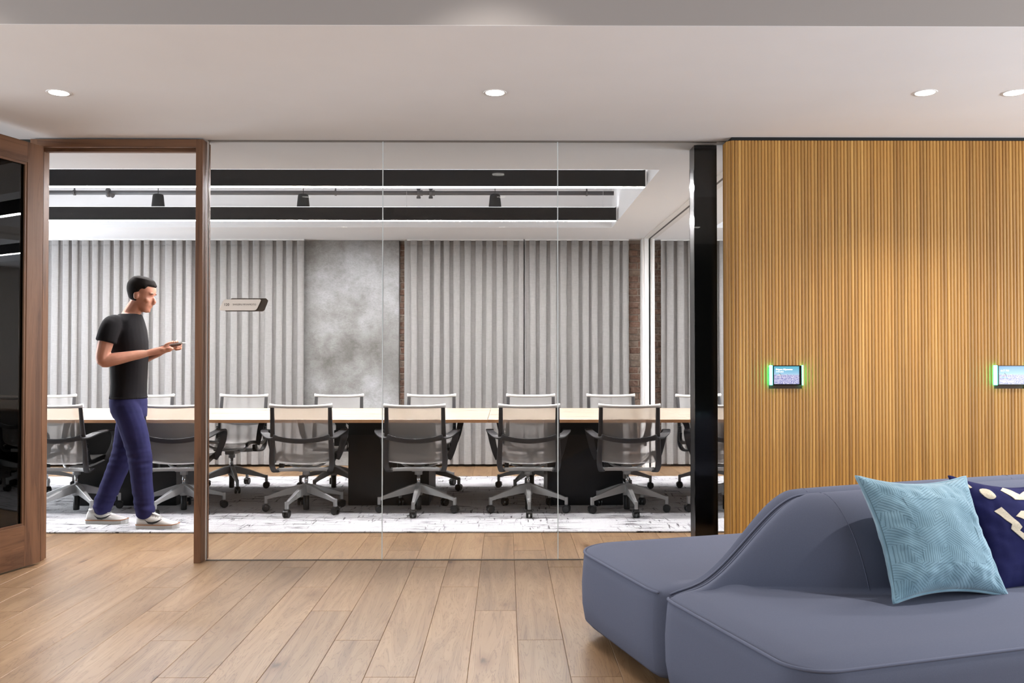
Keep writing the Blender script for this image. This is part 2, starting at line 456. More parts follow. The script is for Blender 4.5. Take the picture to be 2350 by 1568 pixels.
# ------------------------------------------------------------------ structure: walls
def side_wall(name, wname, x0, x1, label, wl, ops):  # side walls with unseen window openings, added to brighten the rooms
    c_ = MB(); c_.box(x0, x1, -3.2, YB + .3, -.2, .4); c_.box(x0, x1, -3.2, YB + .3, 2.4, 3.1)
    yy_ = -3.2
    for a_, b_ in ops: c_.box(x0, x1, yy_, a_, .4, 2.4); yy_ = b_
    c_.box(x0, x1, yy_, YB + .3, .4, 2.4)
    struct(c_.build(name, M['wall']), label, 'wall')
    e_ = empty(wname, (x0, 0, 0), label=wl, cat='added window', kind='structure'); t_ = x1 - x0
    for a_, b_ in ops:
        n_ = max(2, round((b_ - a_) / 1.85))
        for k_ in range(n_ + 1):
            y_ = lerp(a_, b_, k_ / n_); box('mullion', M['black'], t_ * .3, t_ * .7, max(a_, y_ - .03), min(b_, y_ + .03), .4, 2.4, e_)
        box('sill', M['white'], -.02, t_ + .02, a_, b_, .385, .4, e_); box('head', M['black'], t_ * .3, t_ * .7, a_, b_, 2.36, 2.4, e_)
side_wall('wall_left', 'added_window_left', XL - .1, XL, 'plain wall closing the rooms on the left', 'unseen row of tall windows added in the left wall for fill daylight', [(-2.8, 4.6), (5.9, 9.7)])
side_wall('wall_right', 'added_window_right', XR, XR + .1, 'plain wall closing the rooms on the right', 'unseen row of tall windows added in the right wall for fill daylight', [(-2.8, 4.6), (5.7, 8.8)])
struct(box('wall_rear', M['darkwall'], XL, XR, -3.3, -3.2, -.2, 3.1), 'plain lobby wall facing the glass partition', 'wall')
XJ0, XJ1 = -2.782, -1.842        # door opening
struct(box('wall_entry', M['darkwall'], XL, XJ0 - 0.05, YG - 0.02, YG + 0.1, 0, CZ), 'dark wall left of the door frame', 'wall')
wb = struct(box('wall_back', M['concrete'], XL, XR, YB, YB + 0.15, 0, CZ), 'grey troweled plaster wall behind the curtains', 'wall')
# plaster pier that shows between the curtains
xa, xb = X_at(660, 10.0), X_at(916, 10.0)
struct(box('wall_pier', M['concrete'], xa, xb, 9.99, YB, 0, CZ, bevel=0.006), 'grey mottled plaster pier between the two curtains', 'wall')

# brick strips
def brick_strip(name, x0, x1, Y, label):
    base = struct(box(name, M['mortar'], x0, x1, Y + 0.012, YB, 0, CZ), label, 'wall')
    L, H, mo = 0.203, 0.062, 0.011
    cache = {}
    n = int(CZ / (H + mo))
    for r in range(n):
        z = r * (H + mo) + mo + H / 2
        off = (r % 2) * (L + mo) / 2 - random.random() * 0.02
        k = math.floor((x0 - 0.3) / (L + mo))
        while True:
            a = k * (L + mo) + off; b = a + L; k += 1
            if a > x1: break
            a2, b2 = max(a, x0 + 0.001), min(b, x1 - 0.001)
            if b2 - a2 < 0.012: continue
            key = round(b2 - a2, 3)
            if key not in cache:
                mb = MB().box(-key / 2, key / 2, 0, 0.05, -H / 2, H / 2); me = mb.mesh('brick'); me.materials.append(M['brick']); cache[key] = me
            o = bpy.data.objects.new('brick', cache[key]); COL.objects.link(o); o.parent = base
            o.location = ((a2 + b2) / 2, Y + random.uniform(-0.005, 0.004), z + random.uniform(-.002, .002)); o.rotation_euler = (random.uniform(-.03, .03), random.uniform(-.012, .012), random.uniform(-.03, .03))
            if not o.modifiers:
                b_ = o.modifiers.new('b', 'BEVEL'); b_.width = 0.004; b_.segments = 1
    return base
brick_strip('wall_brick', X_at(1440, 10.0), X_at(1474, 10.0), 9.985, 'old brick strip left of the white partition posts')
brick_strip('wall_brick_far', X_at(1498, 10.0), X_at(1540, 10.0), 10.0, 'old brick strip right of the white partition posts')
brick_strip('wall_brick_gap', X_at(914, 10.0), X_at(930, 10.0), 10.06, 'dark sliver of brick beside the plaster pier')
struct(box('trim_2', plain('grey_trim', (150, 148, 147), .8), X_at(928, 9.97), X_at(939, 9.97), 9.96, YB, 0, CZ, bevel=.004), 'narrow white trim between pier and long curtain', 'trim')

# ------------------------------------------------------------------ slatted wall
YW = 5.262      # back of slats
sx0 = X_at(1673, 5.25) + 0.004
wallw = struct(box('wall_slatted', plain('slat_backing', (60, 38, 18), 0.7), sx0 + 0.03, XR, YW, YG + 0.12, 0, 2.497), 'golden oak wall clad with narrow half round vertical slats', 'wall')
SP = 0.01962; SW = 0.0188; SD = 0.0078; STOP = 2.497
def slat_mesh(z0, z1):
    mb = MB(); n = 6; r0 = []; r1 = []
    for i in range(n + 1):
        a = math.pi * i / n; p = (-math.cos(a) * SW / 2, -(0.003 + math.sin(a) ** 0.8 * (SD - .003)))
        r0.append(p)
    sec = [(-SW / 2, 0.004)] + r0 + [(SW / 2, 0.004)]
    mb.rings([[Vector((x, y, z0)) for x, y in sec], [Vector((x, y, z1)) for x, y in sec]])
    me = mb.mesh('slat'); me.materials.append(M['slat'])
    me.polygons.foreach_set('use_smooth', [len(p.vertices) == 4 for p in me.polygons])
    capv = [p for p in me.polygons if len(p.vertices) > 4]; ek = {k_ for p in capv for k_ in p.edge_keys}
    for e_ in me.edges:
        if tuple(sorted(e_.vertices)) in ek: e_.use_edge_sharp = True
    return me
full_slat = slat_mesh(0, STOP)
pan = []   # wall panels: (x0,x1,z0,z1)
a = at_y(1767, 884, 5.235); b = at_y(1843, 839, 5.235); pan.append((a.x, b.x, a.z, b.z))
a2 = at_y(2283, 885, 5.235); pan.append((a2.x, a2.x + (b.x - a.x), a.z, b.z))
def add_slat(x, y, rz, me):
    o = bpy.data.objects.new('slat', me); COL.objects.link(o); o.parent = wallw; o.location = (x, y, 0); o.rotation_euler = (0, 0, rz)
upper = slat_mesh(pan[0][3] - 0.01, STOP); lower = slat_mesh(0, pan[0][2] - 0.022)
rc = 0.034
for k, ang in enumerate((75, 45, 15)):
    ca = R(ang); add_slat(sx0 + rc - math.sin(ca) * rc, YW + rc - math.cos(ca) * rc, -ca, full_slat)
for k in range(4): add_slat(sx0, YW + rc + 0.012 + k * SP, -R(90), full_slat)
x = sx0 + rc + 0.011
while x < XR - .012:
    hit = any(p[0] + 0.008 < x < p[1] - 0.008 for p in pan)
    if hit: add_slat(x, YW, 0, upper); add_slat(x, YW, 0, lower)
    else: add_slat(x, YW, 0, full_slat)
    x += SP
struct(box('trim_3', M['blackmatte'], sx0 + 0.02, XR, YW + 0.004, YG, 2.498, CZ), 'black shadow gap above the slatted wall', 'trim')

# ------------------------------------------------------------------ glass partition
gp = empty('window_1', (0, YG, 0), label='frameless clear glass partition between lobby and meeting room', cat='glass wall', kind='structure')
xg = [X_at(476, YG), X_at(878, YG), X_at(1280, YG), X_at(1680, YG)]
for i in range(3):
    box('glass_pane', M['glass'], xg[i] + 0.003, xg[i + 1] - 0.003, -0.006, 0.006, 0.005, CZ - 0.006, gp)
for i in (1, 2):
    box('joint', M['edge'], xg[i] - 0.0028, xg[i] + 0.0028, -0.006, 0.006, 0.006, CZ - 0.006, gp)
box('glass_edge', plain('polished_edge', (226, 220, 214), 0.2, spec=.6), xg[0] - 0.005, xg[0] + 0.003, -0.006, 0.006, 0.006, CZ - 0.01, gp)
box('floor_channel', M['channel'], xg[0], xg[3], -0.008, 0.008, 0.0005, 0.005, gp)
box('ceiling_channel', M['channel'], xg[0], xg[3], -0.012, 0.012, CZ - 0.007, CZ + 0.01, gp)

# ------------------------------------------------------------------ door frame and door
fr = empty('trim_4', (0, 0, 0), label='walnut door frame around the open doorway', cat='door frame', kind='structure')
Y0, Y1 = 5.300, 5.445
FT = 2.511
box('jamb', M['walnut'], XJ1, XJ1 + 0.041, Y0, Y1, 0, FT, fr, bevel=.002)
box('jamb', M['walnut'], XJ0 - 0.041, XJ0, Y0, Y1, 0, FT, fr, bevel=.002)
box('header', M['walnut_h'], XJ0 - .002, XJ1 + .002, Y0, Y1, FT - 0.047, FT - .0005, fr, bevel=.002)
box('stop', M['walnut_h'], XJ0, XJ1, Y0 + 0.052, Y0 + 0.09, FT - 0.064, FT - 0.047, fr, bevel=.001)
box('stop', M['walnut'], XJ0, XJ0 + .014, Y0 + 0.052, Y0 + 0.09, 0, FT - 0.064, fr, bevel=.001)
zs = at_y(449, 900, 5.33).z
box('strike_plate', M['black'], XJ1 - 0.002, XJ1 + .001, Y0 + 0.008, Y0 + 0.045, zs - 0.045, zs + 0.045, fr)
# open leaf
dA = R(16.2)
door = empty('door_1', (XJ0 + 0.004, Y0 - 0.004, 0), rz=0, label='walnut framed glass door standing open toward the lobby', cat='door', kind='structure')
door.rotation_euler = (0, 0, math.pi + R(90) - dA - 0.0)
# local +X runs along the leaf away from the hinge, local +Y is thickness
DW, DZ0, DZ1, DT = 0.93, 0.012, 2.462, 0.046
ST, RT, RB = 0.118, 0.12, 0.235
th0, th1 = 0.0, DT
box('stile', M['walnut'], 0, ST, th0, th1, DZ0, DZ1, door, bevel=.002)
box('stile', M['walnut'], DW - ST, DW, th0, th1, DZ0, DZ1, door, bevel=.002)
box('rail', M['walnut_h'], ST, DW - ST, th0, th1, DZ1 - RT, DZ1, door, bevel=.001)
box('rail', M['walnut_h'], ST, DW - ST, th0, th1, DZ0, DZ0 + RB, door, bevel=.001)
g0, g1 = DZ0 + RB, DZ1 - RT
dpane = box('glass_pane', M['doorglass'], ST, DW - ST, DT / 2 - .004, DT / 2 + .004, g0, g1, door)
for yy in ((th0 + .004, th0 + .014), (th1 - .014, th1 - .004)):
    box('glazing_bead', M['walnut'], ST, ST + .014, yy[0], yy[1], g0, g1, dpane)
    box('glazing_bead', M['walnut'], DW - ST - .014, DW - ST, yy[0], yy[1], g0, g1, dpane)
    box('glazing_bead', M['walnut_h'], ST + .014, DW - ST - .014, yy[0], yy[1], g0, g0 + .014, dpane)
    box('glazing_bead', M['walnut_h'], ST + .014, DW - ST - .014, yy[0], yy[1], g1 - .014, g1, dpane)
for zz in (0.25, 1.23, 2.2):
    MB().tube([(-.004, th0 - .003, zz - .05), (-.004, th0 - .003, zz + .05)], 0.007, 8).build('hinge', M['black'], door, True)
# door pull on the free stile
p = MB(); p.tube(spline([(DW - .06, DT, 1.0), (DW - .06, DT + .05, 1.0), (DW - .06, DT + .05, 1.3), (DW - .06, DT, 1.3)], 4), 0.009, 8); p.build('pull_handle', M['black'], door, True)

# ------------------------------------------------------------------ black column
colm = empty('steel_column', (0, 0, 0), label='gloss black steel column standing just behind the glass', cat='column')
cx0, cx1 = X_at(1594, 5.47, 800), X_at(1646, 5.47, 800)
box('front_flange', M['gloss_black'], cx0, cx1, 5.465, 5.480, 0, CZ - .001, colm)
box('web', M['gloss_black'], (cx0 + cx1) / 2 - .006, (cx0 + cx1) / 2 + .006, 5.480, 5.590, 0, CZ - .001, colm)
box('side_plate', M['black'], cx0, cx0 + .012, 5.482, 5.590, 0, CZ - .001, colm)
box('rear_flange', M['gloss_black'], cx0, cx1, 5.590, 5.605, 0, CZ - .001, colm)

# ------------------------------------------------------------------ partition posts and ceiling track
for nm, xa_, xb_, lb in (('partition_post', 1475, 1489.5, 'white partition post with dark gap on its right, left of the pair'), ('partition_post', 1494, 1503, 'white partition post beside the far brick strip, right of the pair')):
    e = empty(nm, ((X_at(xa_, 9.8) + X_at(xb_, 9.8)) / 2, 9.8, 0), label=lb, cat='post', group='white partition posts at the back wall')
    hw = (X_at(xb_, 9.8) - X_at(xa_, 9.8)) / 2
    box('post_body', M['white'], -hw, hw, 0.0, 0.25, 0, CZ - .002, e, bevel=.003)
    box('post_stop', M['white'], -hw * .35, hw * .35, -0.012, 0.0, 0, CZ - .002, e, bevel=.002)
tx = X_at(1491.5, 9.8)
box_ = box('trim_5', M['blackmatte'], tx - .008, tx + .008, 9.85, 10.05, 0, CZ - .01); struct(box_, 'dark vertical gap between the white partition posts', 'trim')
tr = empty('ceiling_track', (tx, 5.7, CZ), label='dark sliding partition track let into the meeting room ceiling', cat='track')
box('track_slot', M['track'], -.011, .011, 0.0, 4.1, -0.0035, 0.01, tr)
box('track_flange', M['white'], -.062, -.0112, 0.0, 4.1, -0.006, 0.006, tr, bevel=.002)
box('track_flange', M['white'], .0112, .062, 0.0, 4.1, -0.006, 0.006, tr, bevel=.002)

# ------------------------------------------------------------------ linear lights
def bar(Yc, x0, x1, zb, label, grp='long black linear pendant lights'):
    h, wd = 0.122, 0.085
    e = empty('linear_light', ((x0 + x1) / 2, Yc, zb), label=label, cat='light', group=grp)
    a, b = x0 - (x0 + x1) / 2, x1 - (x0 + x1) / 2
    s = MB(); s.box(a, b, -wd / 2, -wd / 2 + .004, 0, h); s.box(a, b, wd / 2 - .004, wd / 2, 0, h); s.box(a, b, -wd / 2, wd / 2, h, h + .004)
    s.build('housing', M['blackmatte'], e)
    box('end_cap', M['white'], b, b + .003, -wd / 2, wd / 2, 0, h + .004, e); box('end_cap', M['white'], a - .003, a, -wd / 2, wd / 2, 0, h + .004, e)
    box('diffuser', M['bar_light'], a + .002, b - .002, -wd / 2 + .014, wd / 2 - .014, .0008, .006, e)
    box('uplight_diffuser', M['bar_up'], a + .01, b - .01, -wd / 2 + .012, wd / 2 - .012, h + .004, h + .007, e)
    n = max(2, int((b - a) / 1.8) + 1)
    for k in range(n):
        xx = lerp(a + .3, b - .12, k / (n - 1))
        w_ = MB().tube([(xx, 0, h), (xx, 0, RZ + .08 - zb)], 0.0012, 5); w_.tube([(xx, 0, h + .003), (xx, 0, h + .03)], .004, 6); w_.build('suspension_wire', M['chrome'], e)
    return e
bar(6.74, -5.0, 1.049, 2.498, 'long black linear light nearest the glass, upper of the two')
bar(8.51, -5.0, 1.049, 2.512, 'long black linear light nearest the curtains, lower of the two')
bar(6.74, 2.15, 4.7, 2.498, 'black linear light hidden behind the slatted wall, near one', 'linear lights of the next room')
bar(8.51, 2.15, 4.7, 2.512, 'black linear light hidden behind the slatted wall, far one', 'linear lights of the next room')

# pipe in recess
YP = 8.84
pz = at_y(900, 443, YP).z
pe = empty('sprinkler_pipe', (0, YP, pz), label='grey painted sprinkler pipe running above the linear lights', cat='pipe')
MB().tube([(-5.05, 0, 0), (X_at(1409, YP), 0, 0)], 0.0215, 12).build('pipe_run', M['pipe'], pe, True)
for xp in (960, 988):
    xx = X_at(xp, YP)
    f_ = MB().tube([(xx - .012, 0, 0), (xx + .012, 0, 0)], 0.042, 12); f_.tube([(xx + .012, 0, 0), (xx + .04, 0, 0)], 0.028, 12)
    for s_ in (-1, 1): f_.box(xx - .02, xx + .02, -.008, .008, s_ * .045 - .01, s_ * .045 + .01)
    f_.build('coupling', M['pipe'], pe)
xx = X_at(246, YP); f_ = MB().tube([(xx - .012, 0, 0), (xx + .012, 0, 0)], .045, 12); f_.tube([(xx, 0, 0), (xx + .05, 0, -.035)], .022, 10); f_.build('elbow_fitting', M['pipe'], pe, True)
for xp in (168, 769, 1347):
    xx = X_at(xp, YP); h_ = MB().tube([(xx - .008, 0, 0), (xx + .008, 0, 0)], .028, 12); h_.box(xx - .006, xx + .006, -.004, .004, .02, RZ - pz + .05); h_.build('hanger', M['pipe'], pe)
for i, (xp, lb) in enumerate(((363, 'black cone pendant seen through the open doorway'), (696, 'black cone pendant above the left glass pane'), (1136, 'black cone pendant above the middle glass pane'))):
    Yp = 8.66; pt = at_y(xp, 446, Yp)
    e = empty('pendant_speaker', (pt.x, Yp, pt.z - .15), label=lb, cat='pendant', group='small black cone pendants between the lights')
    hw = 15.2 * Yp / FPX
    MB().lathe([(0.0, 0.003), (hw - .004, 0.003), (hw, 0), (hw - .001, .01), (hw * .80, .128), (hw * .74, .145), (hw * .62, .150), (0.0, .151)], 28).build('cone', M['blackmatte'], e, True)
    MB().tube([(0, 0, .15), (0, 0, RZ + .08 - pt.z + .15)], .0035, 6).build('cord', M['black'], e)
    MB().lathe([(0, RZ + .06 - pt.z + .15), (.04, RZ + .06 - pt.z + .15), (.04, RZ + .08 - pt.z + .15), (0, RZ + .08 - pt.z + .15)], 16).build('canopy', M['black'], e)

# ------------------------------------------------------------------ downlights
def downlight(X, Y, z, W, label, grp, cone=122, col=WARM, blend=0.9, lens=True):
    e = empty('recessed_downlight', (X, Y, z), label=label, cat='downlight', group=grp)
    MB().lathe([(.044, 0.0), (.056, -.003), (.058, -.0005), (.058, .002), (.044, .002)], 28).build('trim_ring', M['white'], e, True)
    MB().lathe([(0, -.0025), (.045, -.0025), (.045, -.0005), (0, -.0005)], 28).build('lens', M['lens'], e)
    l = bpy.data.lights.new('lamp', 'SPOT'); l.energy = W; l.spot_size = R(cone); l.spot_blend = blend; l.color = col; l.shadow_soft_size = 0.025
    lo = bpy.data.objects.new('lamp', l); COL.objects.link(lo); lo.parent = e; lo.location = (0, 0, -.012)
    return e
G1 = 'recessed downlights in the lower ceiling'
for xp, lb in ((135, 'glowing round downlight in the ceiling above the open door'), (1136, 'glowing round downlight in the ceiling above the middle glass pane'), (2123, 'glowing round downlight above the slatted wall, second from right'), (2327, 'glowing round downlight above the slatted wall, cut by picture edge')):
    p = at_z(xp, 213, CZ); downlight(p.x, p.y, CZ, SPOT_W, lb, G1)
p = at_z(135, 213, CZ); downlight(p.x - 2.1, p.y, CZ, SPOT_W, 'round downlight in the lower ceiling left of the open door', G1)
for Y in (3.08, 0.9, -1.4):
    for X in (-4.3, -2.2, -0.054, 2.6, 4.4):
        downlight(X, Y, UZ, SPOT_UP_W * (6.5 if (X, Y) == (2.6, 3.08) else 1), 'round downlight in the higher lobby ceiling above the camera', 'recessed downlights in the higher ceiling', cone=104, blend=.7)

# ------------------------------------------------------------------ curtains
def curtain(x0, x1, Y, label, seed, period=0.115, amp=0.019, zt=2.500, zb=0.028):
    rnd = random.Random(seed)
    L = x1 - x0; nf = max(1, round(L / period)); per = L / nf; npp = 16
    n = nf * npp; zs_ = [zb, zb + .04, .165, .5, 1.0, 1.5, 2.0, 2.3, 2.42, zt]
    ph = [rnd.uniform(-.25, .25) for _ in range(nf + 2)]; am = [rnd.uniform(.75, 1.2) for _ in range(nf + 2)]
    e = empty('curtain', ((x0 + x1) / 2, Y, 0), label=label, cat='curtain', group='grey linen curtains along the back wall')
    cxm = (x0 + x1) / 2
    def P(i, z, off=0.0):
        s = i / npp; k = int(s); fr_ = s - k
        k2 = min(k + 1, nf + 1); a = lerp(am[k], am[k2], fr_); p_ = lerp(ph[k], ph[k2], fr_)
        drift = 0.35 * noise.noise(Vector((s * 0.9, z * 0.5, seed * 3.1))) * (1 - z / 2.6) * 1.6
        th = 2 * math.pi * (s + p_ * .5 + drift * .35)
        topk = 1 if z < 2.3 else lerp(1, .8, (z - 2.3) / .2)
        y = amp * a * topk * math.tanh(2.0 * math.sin(th) + .35) / .97; x = -0.30 * per * math.sin(2 * th) * .55
        edge = min(1, s / .5, (nf - s) / .5)
        return (x0 + s * per + x * edge - cxm, y * (0.35 + .65 * edge) - off, z)
    mb = MB(); vs = [P(i, z) for z in zs_ for i in range(n + 1)]; m = n + 1
    mb.add(vs, [(r * m + i, r * m + i + 1, (r + 1) * m + i + 1, (r + 1) * m + i) for r in range(len(zs_) - 1) for i in range(n)])
    me = mb.mesh('panel', True); o_ = obj('panel', me, M['curtain'], e)
    sd = o_.modifiers.new('s', 'SOLIDIFY'); sd.thickness = .002
    hm = MB(); hz = [zb - .001, .16]; vs = [P(i, z, .0035) for z in hz for i in range(n + 1)]
    hm.add(vs, [(i, i + 1, m + i + 1, m + i) for i in range(n)]); obj('hem', hm.mesh('hem', True), M['curtain'], o_)
    hd = MB(); hz = [2.455, zt + .004]; vs = [P(i, z, .0035) for z in hz for i in range(n + 1)]
    hd.add(vs, [(i, i + 1, m + i + 1, m + i) for i in range(n)]); obj('heading_tape', hd.mesh('heading_tape', True), M['curtain'], o_)
    t_ = MB().box(x0 - cxm, x1 - cxm, -.012, .012, zt + .004, CZ - .0005); t_.build('curtain_rail', M['white'], e)
    return e
curtain(X_at(-60, YC), X_at(462, YC), YC, 'grey linen curtain behind the walking man', 1)
curtain(X_at(470, YC), X_at(697, YC), YC, 'grey linen curtain behind the room sign, left of the plaster pier', 5)
curtain(X_at(934, YC), X_at(1202, YC), YC, 'grey linen curtain just right of the plaster pier', 2)
curtain(X_at(1204, YC), X_at(1443, YC), YC - .01, 'grey linen curtain ending at the old brick strip', 3)
curtain(X_at(1517, YC), X_at(1790, YC), YC, 'grey linen curtain right of the white posts, behind the black column', 4)

# ------------------------------------------------------------------ conference tables
TZ = 0.735; TY0, TY1 = 6.86, 8.37
def table(x0, x1, b0, b1, label, rail=None, boxes=()):
    cxm = (x0 + x1) / 2
    e = empty('conference_table', (cxm, (TY0 + TY1) / 2, 0.011), label=label, cat='table', group='pale wood conference tables set end to end')
    h = TZ - .011; hy = (TY1 - TY0) / 2
    box('tabletop', M['tabletop'], x0 - cxm + .0012, x1 - cxm - .0012, -hy, hy, h - .025, h, e, bevel=.0015)
    for yy_ in (-hy - .0015, hy): box('edge_band', M['edgeband'], x0 - cxm + .0012, x1 - cxm - .0012, yy_, yy_ + .0015, h - .0245, h - .001, e)
    b0 -= cxm; b1 -= cxm
    y0 = 7.27 - (TY0 + TY1) / 2
    box('base_panel', M['black'], b0, b1, y0, y0 + .02, 0, h - .026, e, bevel=.002)
    box('base_panel', M['black'], b0, b1, -y0 - .02, -y0, 0, h - .026, e, bevel=.002)
    box('base_side', M['black'], b0, b0 + .018, y0 + .021, -y0 - .021, 0, h - .026, e)
    box('base_side', M['graphite'], b1 - .018, b1, y0 + .021, -y0 - .021, 0, h - .026, e)
    box('frame_rail', M['black'], x0 - cxm + .25, x1 - cxm - .25, y0 + .10, y0 + .14, h - .062, h - .0255, e)
    box('frame_rail', M['black'], x0 - cxm + .25, x1 - cxm - .25, -y0 - .14, -y0 - .10, h - .062, h - .0255, e)
    return e
sA = X_at(800, 7.27); sA1 = X_at(985, 7.27)
j1, j2 = X_at(1119, TY0, 963), X_at(1589, TY0, 963)
table(-4.55, -1.76, X_at(178, 7.27), X_at(406, 7.27), 'conference table whose black base shows behind the walking man')
table(-1.76, j1, sA, sA1, 'conference table whose black base stands left of the middle pane joint')
table(j1, j2, X_at(1256, 7.27), X_at(1429, 7.27), 'conference table whose black base stands left of the black column')
table(j2, j2 + 2.2, j2 + .8, j2 + 1.4, 'conference table running behind the black column')
# power unit and cables below the table
pu = empty('power_unit', (X_at(782, 7.4), 7.42, 0.011), label='black power box with hanging cables under the table', cat='power box')
box('power_box', M['black'], -.05, .045, -.04, .04, .47, .60, pu, bevel=.004)
box('bracket', M['black'], -.04, .04, -.01, .01, .60, .69, pu)
for k in range(5):
    a = -.06 + k * .028
    MB().tube(spline([(a, 0, .68), (a + .04 + .01 * k, .03, .58), (a + .05, .02, .47 - .02 * k), (a + .09, 0, .53), (.09 + .006 * k, .01, .68)], 6), .0042, 6).build('cable', M['cable'], pu, True)

# ------------------------------------------------------------------ office chair
def make_chair():
    ch = empty('office_chair', (0, 0, 0.011))
    prof = [(-.302, .825), (-.283, .72), (-.262, .62), (-.247, .54), (-.243, .48), (-.235, .435), (-.205, .405), (-.13, .408), (-.03, .425), (.08, .438), (.17, .440), (.225, .425), (.245, .395)]
    pr = spline([(0, y, z) for y, z in prof], 3)
    def hw(z, y): return lerp(.212, .222, min(1, max(0, (z - .42) / .42)))
    # sling mesh
    mb = MB(); nx = 10; rows = []
    for p in pr:
        w_ = hw(p.z, p.y) - .008
        row = []
        for i in range(nx + 1):
            q = -1 + 2 * i / nx
            up = p.z > .5
            sag = (1 - q * q)
            row.append((q * w_, p.y - (.012 * sag if up else 0), p.z - (0 if up else .018 * sag)))
        rows.append(row)
    m = nx + 1; vs = [v for r_ in rows for v in r_]
    mb.add(vs, [(r_ * m + i, r_ * m + i + 1, (r_ + 1) * m + i + 1, (r_ + 1) * m + i) for r_ in range(len(rows) - 1) for i in range(nx)])
    mb.build('sling_mesh', M['mesh'], ch, True)
    # top rail
    tp = [(x, -.303 - .012 * (1 - (x / .23) ** 2), .831 + .010 * (abs(x) / .23) ** 3) for x in [-.232 + .0464 * i for i in range(11)]]
    MB().tube(tp, [.016] + [.0125] * 9 + [.016], 10, hint=(0, 0, 1)).build('top_rail', M['rail'], ch, True)
    sec = [(-.019, -.007), (.019, -.007), (.019, .009), (-.019, .009)]
    for s in (-1, 1):
        # back post: S curve, swinging out at the bottom and forward beneath the seat
        bp = spline([(s * .213, -.303, .825), (s * .214, -.283, .70), (s * .216, -.265, .60), (s * .219, -.252, .52), (s * .223, -.250, .45), (s * .222, -.243, .39), (s * .210, -.215, .345), (s * .195, -.16, .335), (s * .185, -.08, .345)], 4)
        sc = [lerp(.78, 1.05, min(1, i / 16)) for i in range(len(bp))]
        post_ = MB().sweep(bp, sec, (1, 0, 0), sc).build('back_post', M['graphite'], ch, True, bevel=.004)
        # ribbed flex spine along seat side
        sp = spline([(s * .222, -.228, .50), (s * .226, -.222, .44), (s * .224, -.18, .408), (s * .222, -.06, .418), (s * .222, .08, .434), (s * .222, .17, .436), (s * .220, .228, .42)], 4)
        MB().sweep(sp, [(-.012, -.016), (.012, -.016), (.012, .014), (-.012, .014)], (1, 0, 0)).build('seat_rail', M['black'], ch, True, bevel=.003)
        rb = MB()
        for k in range(9):
            z = .40 + k * .018; rb.box(s * .222 - .014, s * .222 + .014, -.246, -.222, z, z + .008)
        rb.build('spine_ribs', M['black'], post_)
        # arm: wing stub, pad, ribbon loop down to the seat
        ap = spline([(s * .205, -.272, .598), (s * .245, -.255, .606), (s * .285, -.20, .630), (s * .300, -.10, .640), (s * .298, -.01, .632), (s * .290, .045, .590), (s * .276, .050, .52), (s * .255, .020, .45), (s * .235, -.01, .405)], 4)
        k = len(ap); ws = [(1.0 if i < k * .55 else lerp(1.0, .75, (i / k - .55) / .45), 1) for i in range(k)]
        ws[0] = (.6, 1.5); ws[1] = (.75, 1.4); ws[2] = (.9, 1.2)
        MB().sweep(ap, [(-.028, -.006), (.028, -.006), (.028, .006), (-.028, .006)], (1, 0, 0.0), ws).build('arm', M['graphite'], ch, True, bevel=.003)
    # yoke behind the back
    yk = [(x, -.283 - .012 * (1 - (x / .21) ** 2), .572 + .030 * (abs(x) / .21) ** 2) for x in [-.21 + .042 * i for i in range(11)]]
    MB().sweep(yk, [(-.018, -.007), (.018, -.007), (.018, .007), (-.018, .007)], (0, 0, 1), [(1.25, 1.2)] + [1.0] * 9 + [(1.25, 1.2)]).build('yoke', M['graphite'], ch, True, bevel=.003)
    # under seat
    MB().sweep([(x, -.165 + .05 * (1 - (x / .19) ** 2), .338 + .004 * abs(x) / .19) for x in [-.19 + .038 * i for i in range(11)]], [(-.014, -.02), (.014, -.02), (.018, .02), (-.010, .02)], (0, 0, 1)).build('cross_bar', M['alu'], ch, True, bevel=.004)
    for s in (-1, 1):
        MB().tube(spline([(s * .03, -.08, .345), (s * .10, .0, .352), (s * .17, .09, .395), (s * .205, .14, .428)], 4), .010, 8).build('support_arm', M['alu'], ch, True)
    b_ = MB().box(-.045, .045, -.10, .06, .318, .352); b_.build('tilt_block', M['alu'], ch, bevel=.008)
    MB().box(-.185, -.15, -.16, -.10, .345, .395).build('tilt_lever', M['black'], ch, bevel=.008)
    MB().lathe([(0, .285), (.030, .285), (.030, .312), (.024, .318), (0, .318)], 16).build('collar', M['alu'], ch, True)
    MB().lathe([(0, .19), (.0145, .19), (.0145, .29), (0, .29)], 14).build('gas_lift', M['chrome'], ch, True)
    MB().lathe([(0, .012), (.022, .012), (.0235, .018), (.0235, .17), (0, .17)], 16).build('lower_column', M['black'], ch, True)
    MB().lathe([(0, .125), (.030, .125), (.036, .15), (.036, .195), (.028, .214), (0, .214)], 16).build('hub', M['alu'], ch, True)
    lg = MB()
    st = [(.020, .211, .150, .021), (.07, .203, .140, .023), (.16, .173, .125, .020), (.25, .140, .108, .016), (.300, .122, .094, .0135), (.318, .112, .066, .012), (.3185, .075, .064, .011)]
    rs = []
    for r_, zt, zb, wd in st:
        rs.append([Vector((wd, r_, zb)), Vector((wd * .8, r_, zt)), Vector((-wd * .8, r_, zt)), Vector((-wd, r_, zb))])
    lg.rings(rs[:5])
    lg.add([], [])
    dr = MB()
    lg.rings([[Vector((.012, .296, z)), Vector((.012, .320, z)), Vector((-.012, .320, z)), Vector((-.012, .296, z))] for z in (.122, .062)])
    legm = lg.mesh('base_leg'); legm.materials.append(M['alu'])
    cs = MB(); T = Matrix.Rotation(R(90), 4, 'Y')
    for s in (-1, 1):
        cs.lathe([(0, s * .006), (.026, s * .006), (.029, s * .009), (.029, s * .020), (.024, s * .024), (0, s * .024)], 16, (0, .308, .029), T)
    cs.box(-.006, .006, .30, .316, .028, .064)
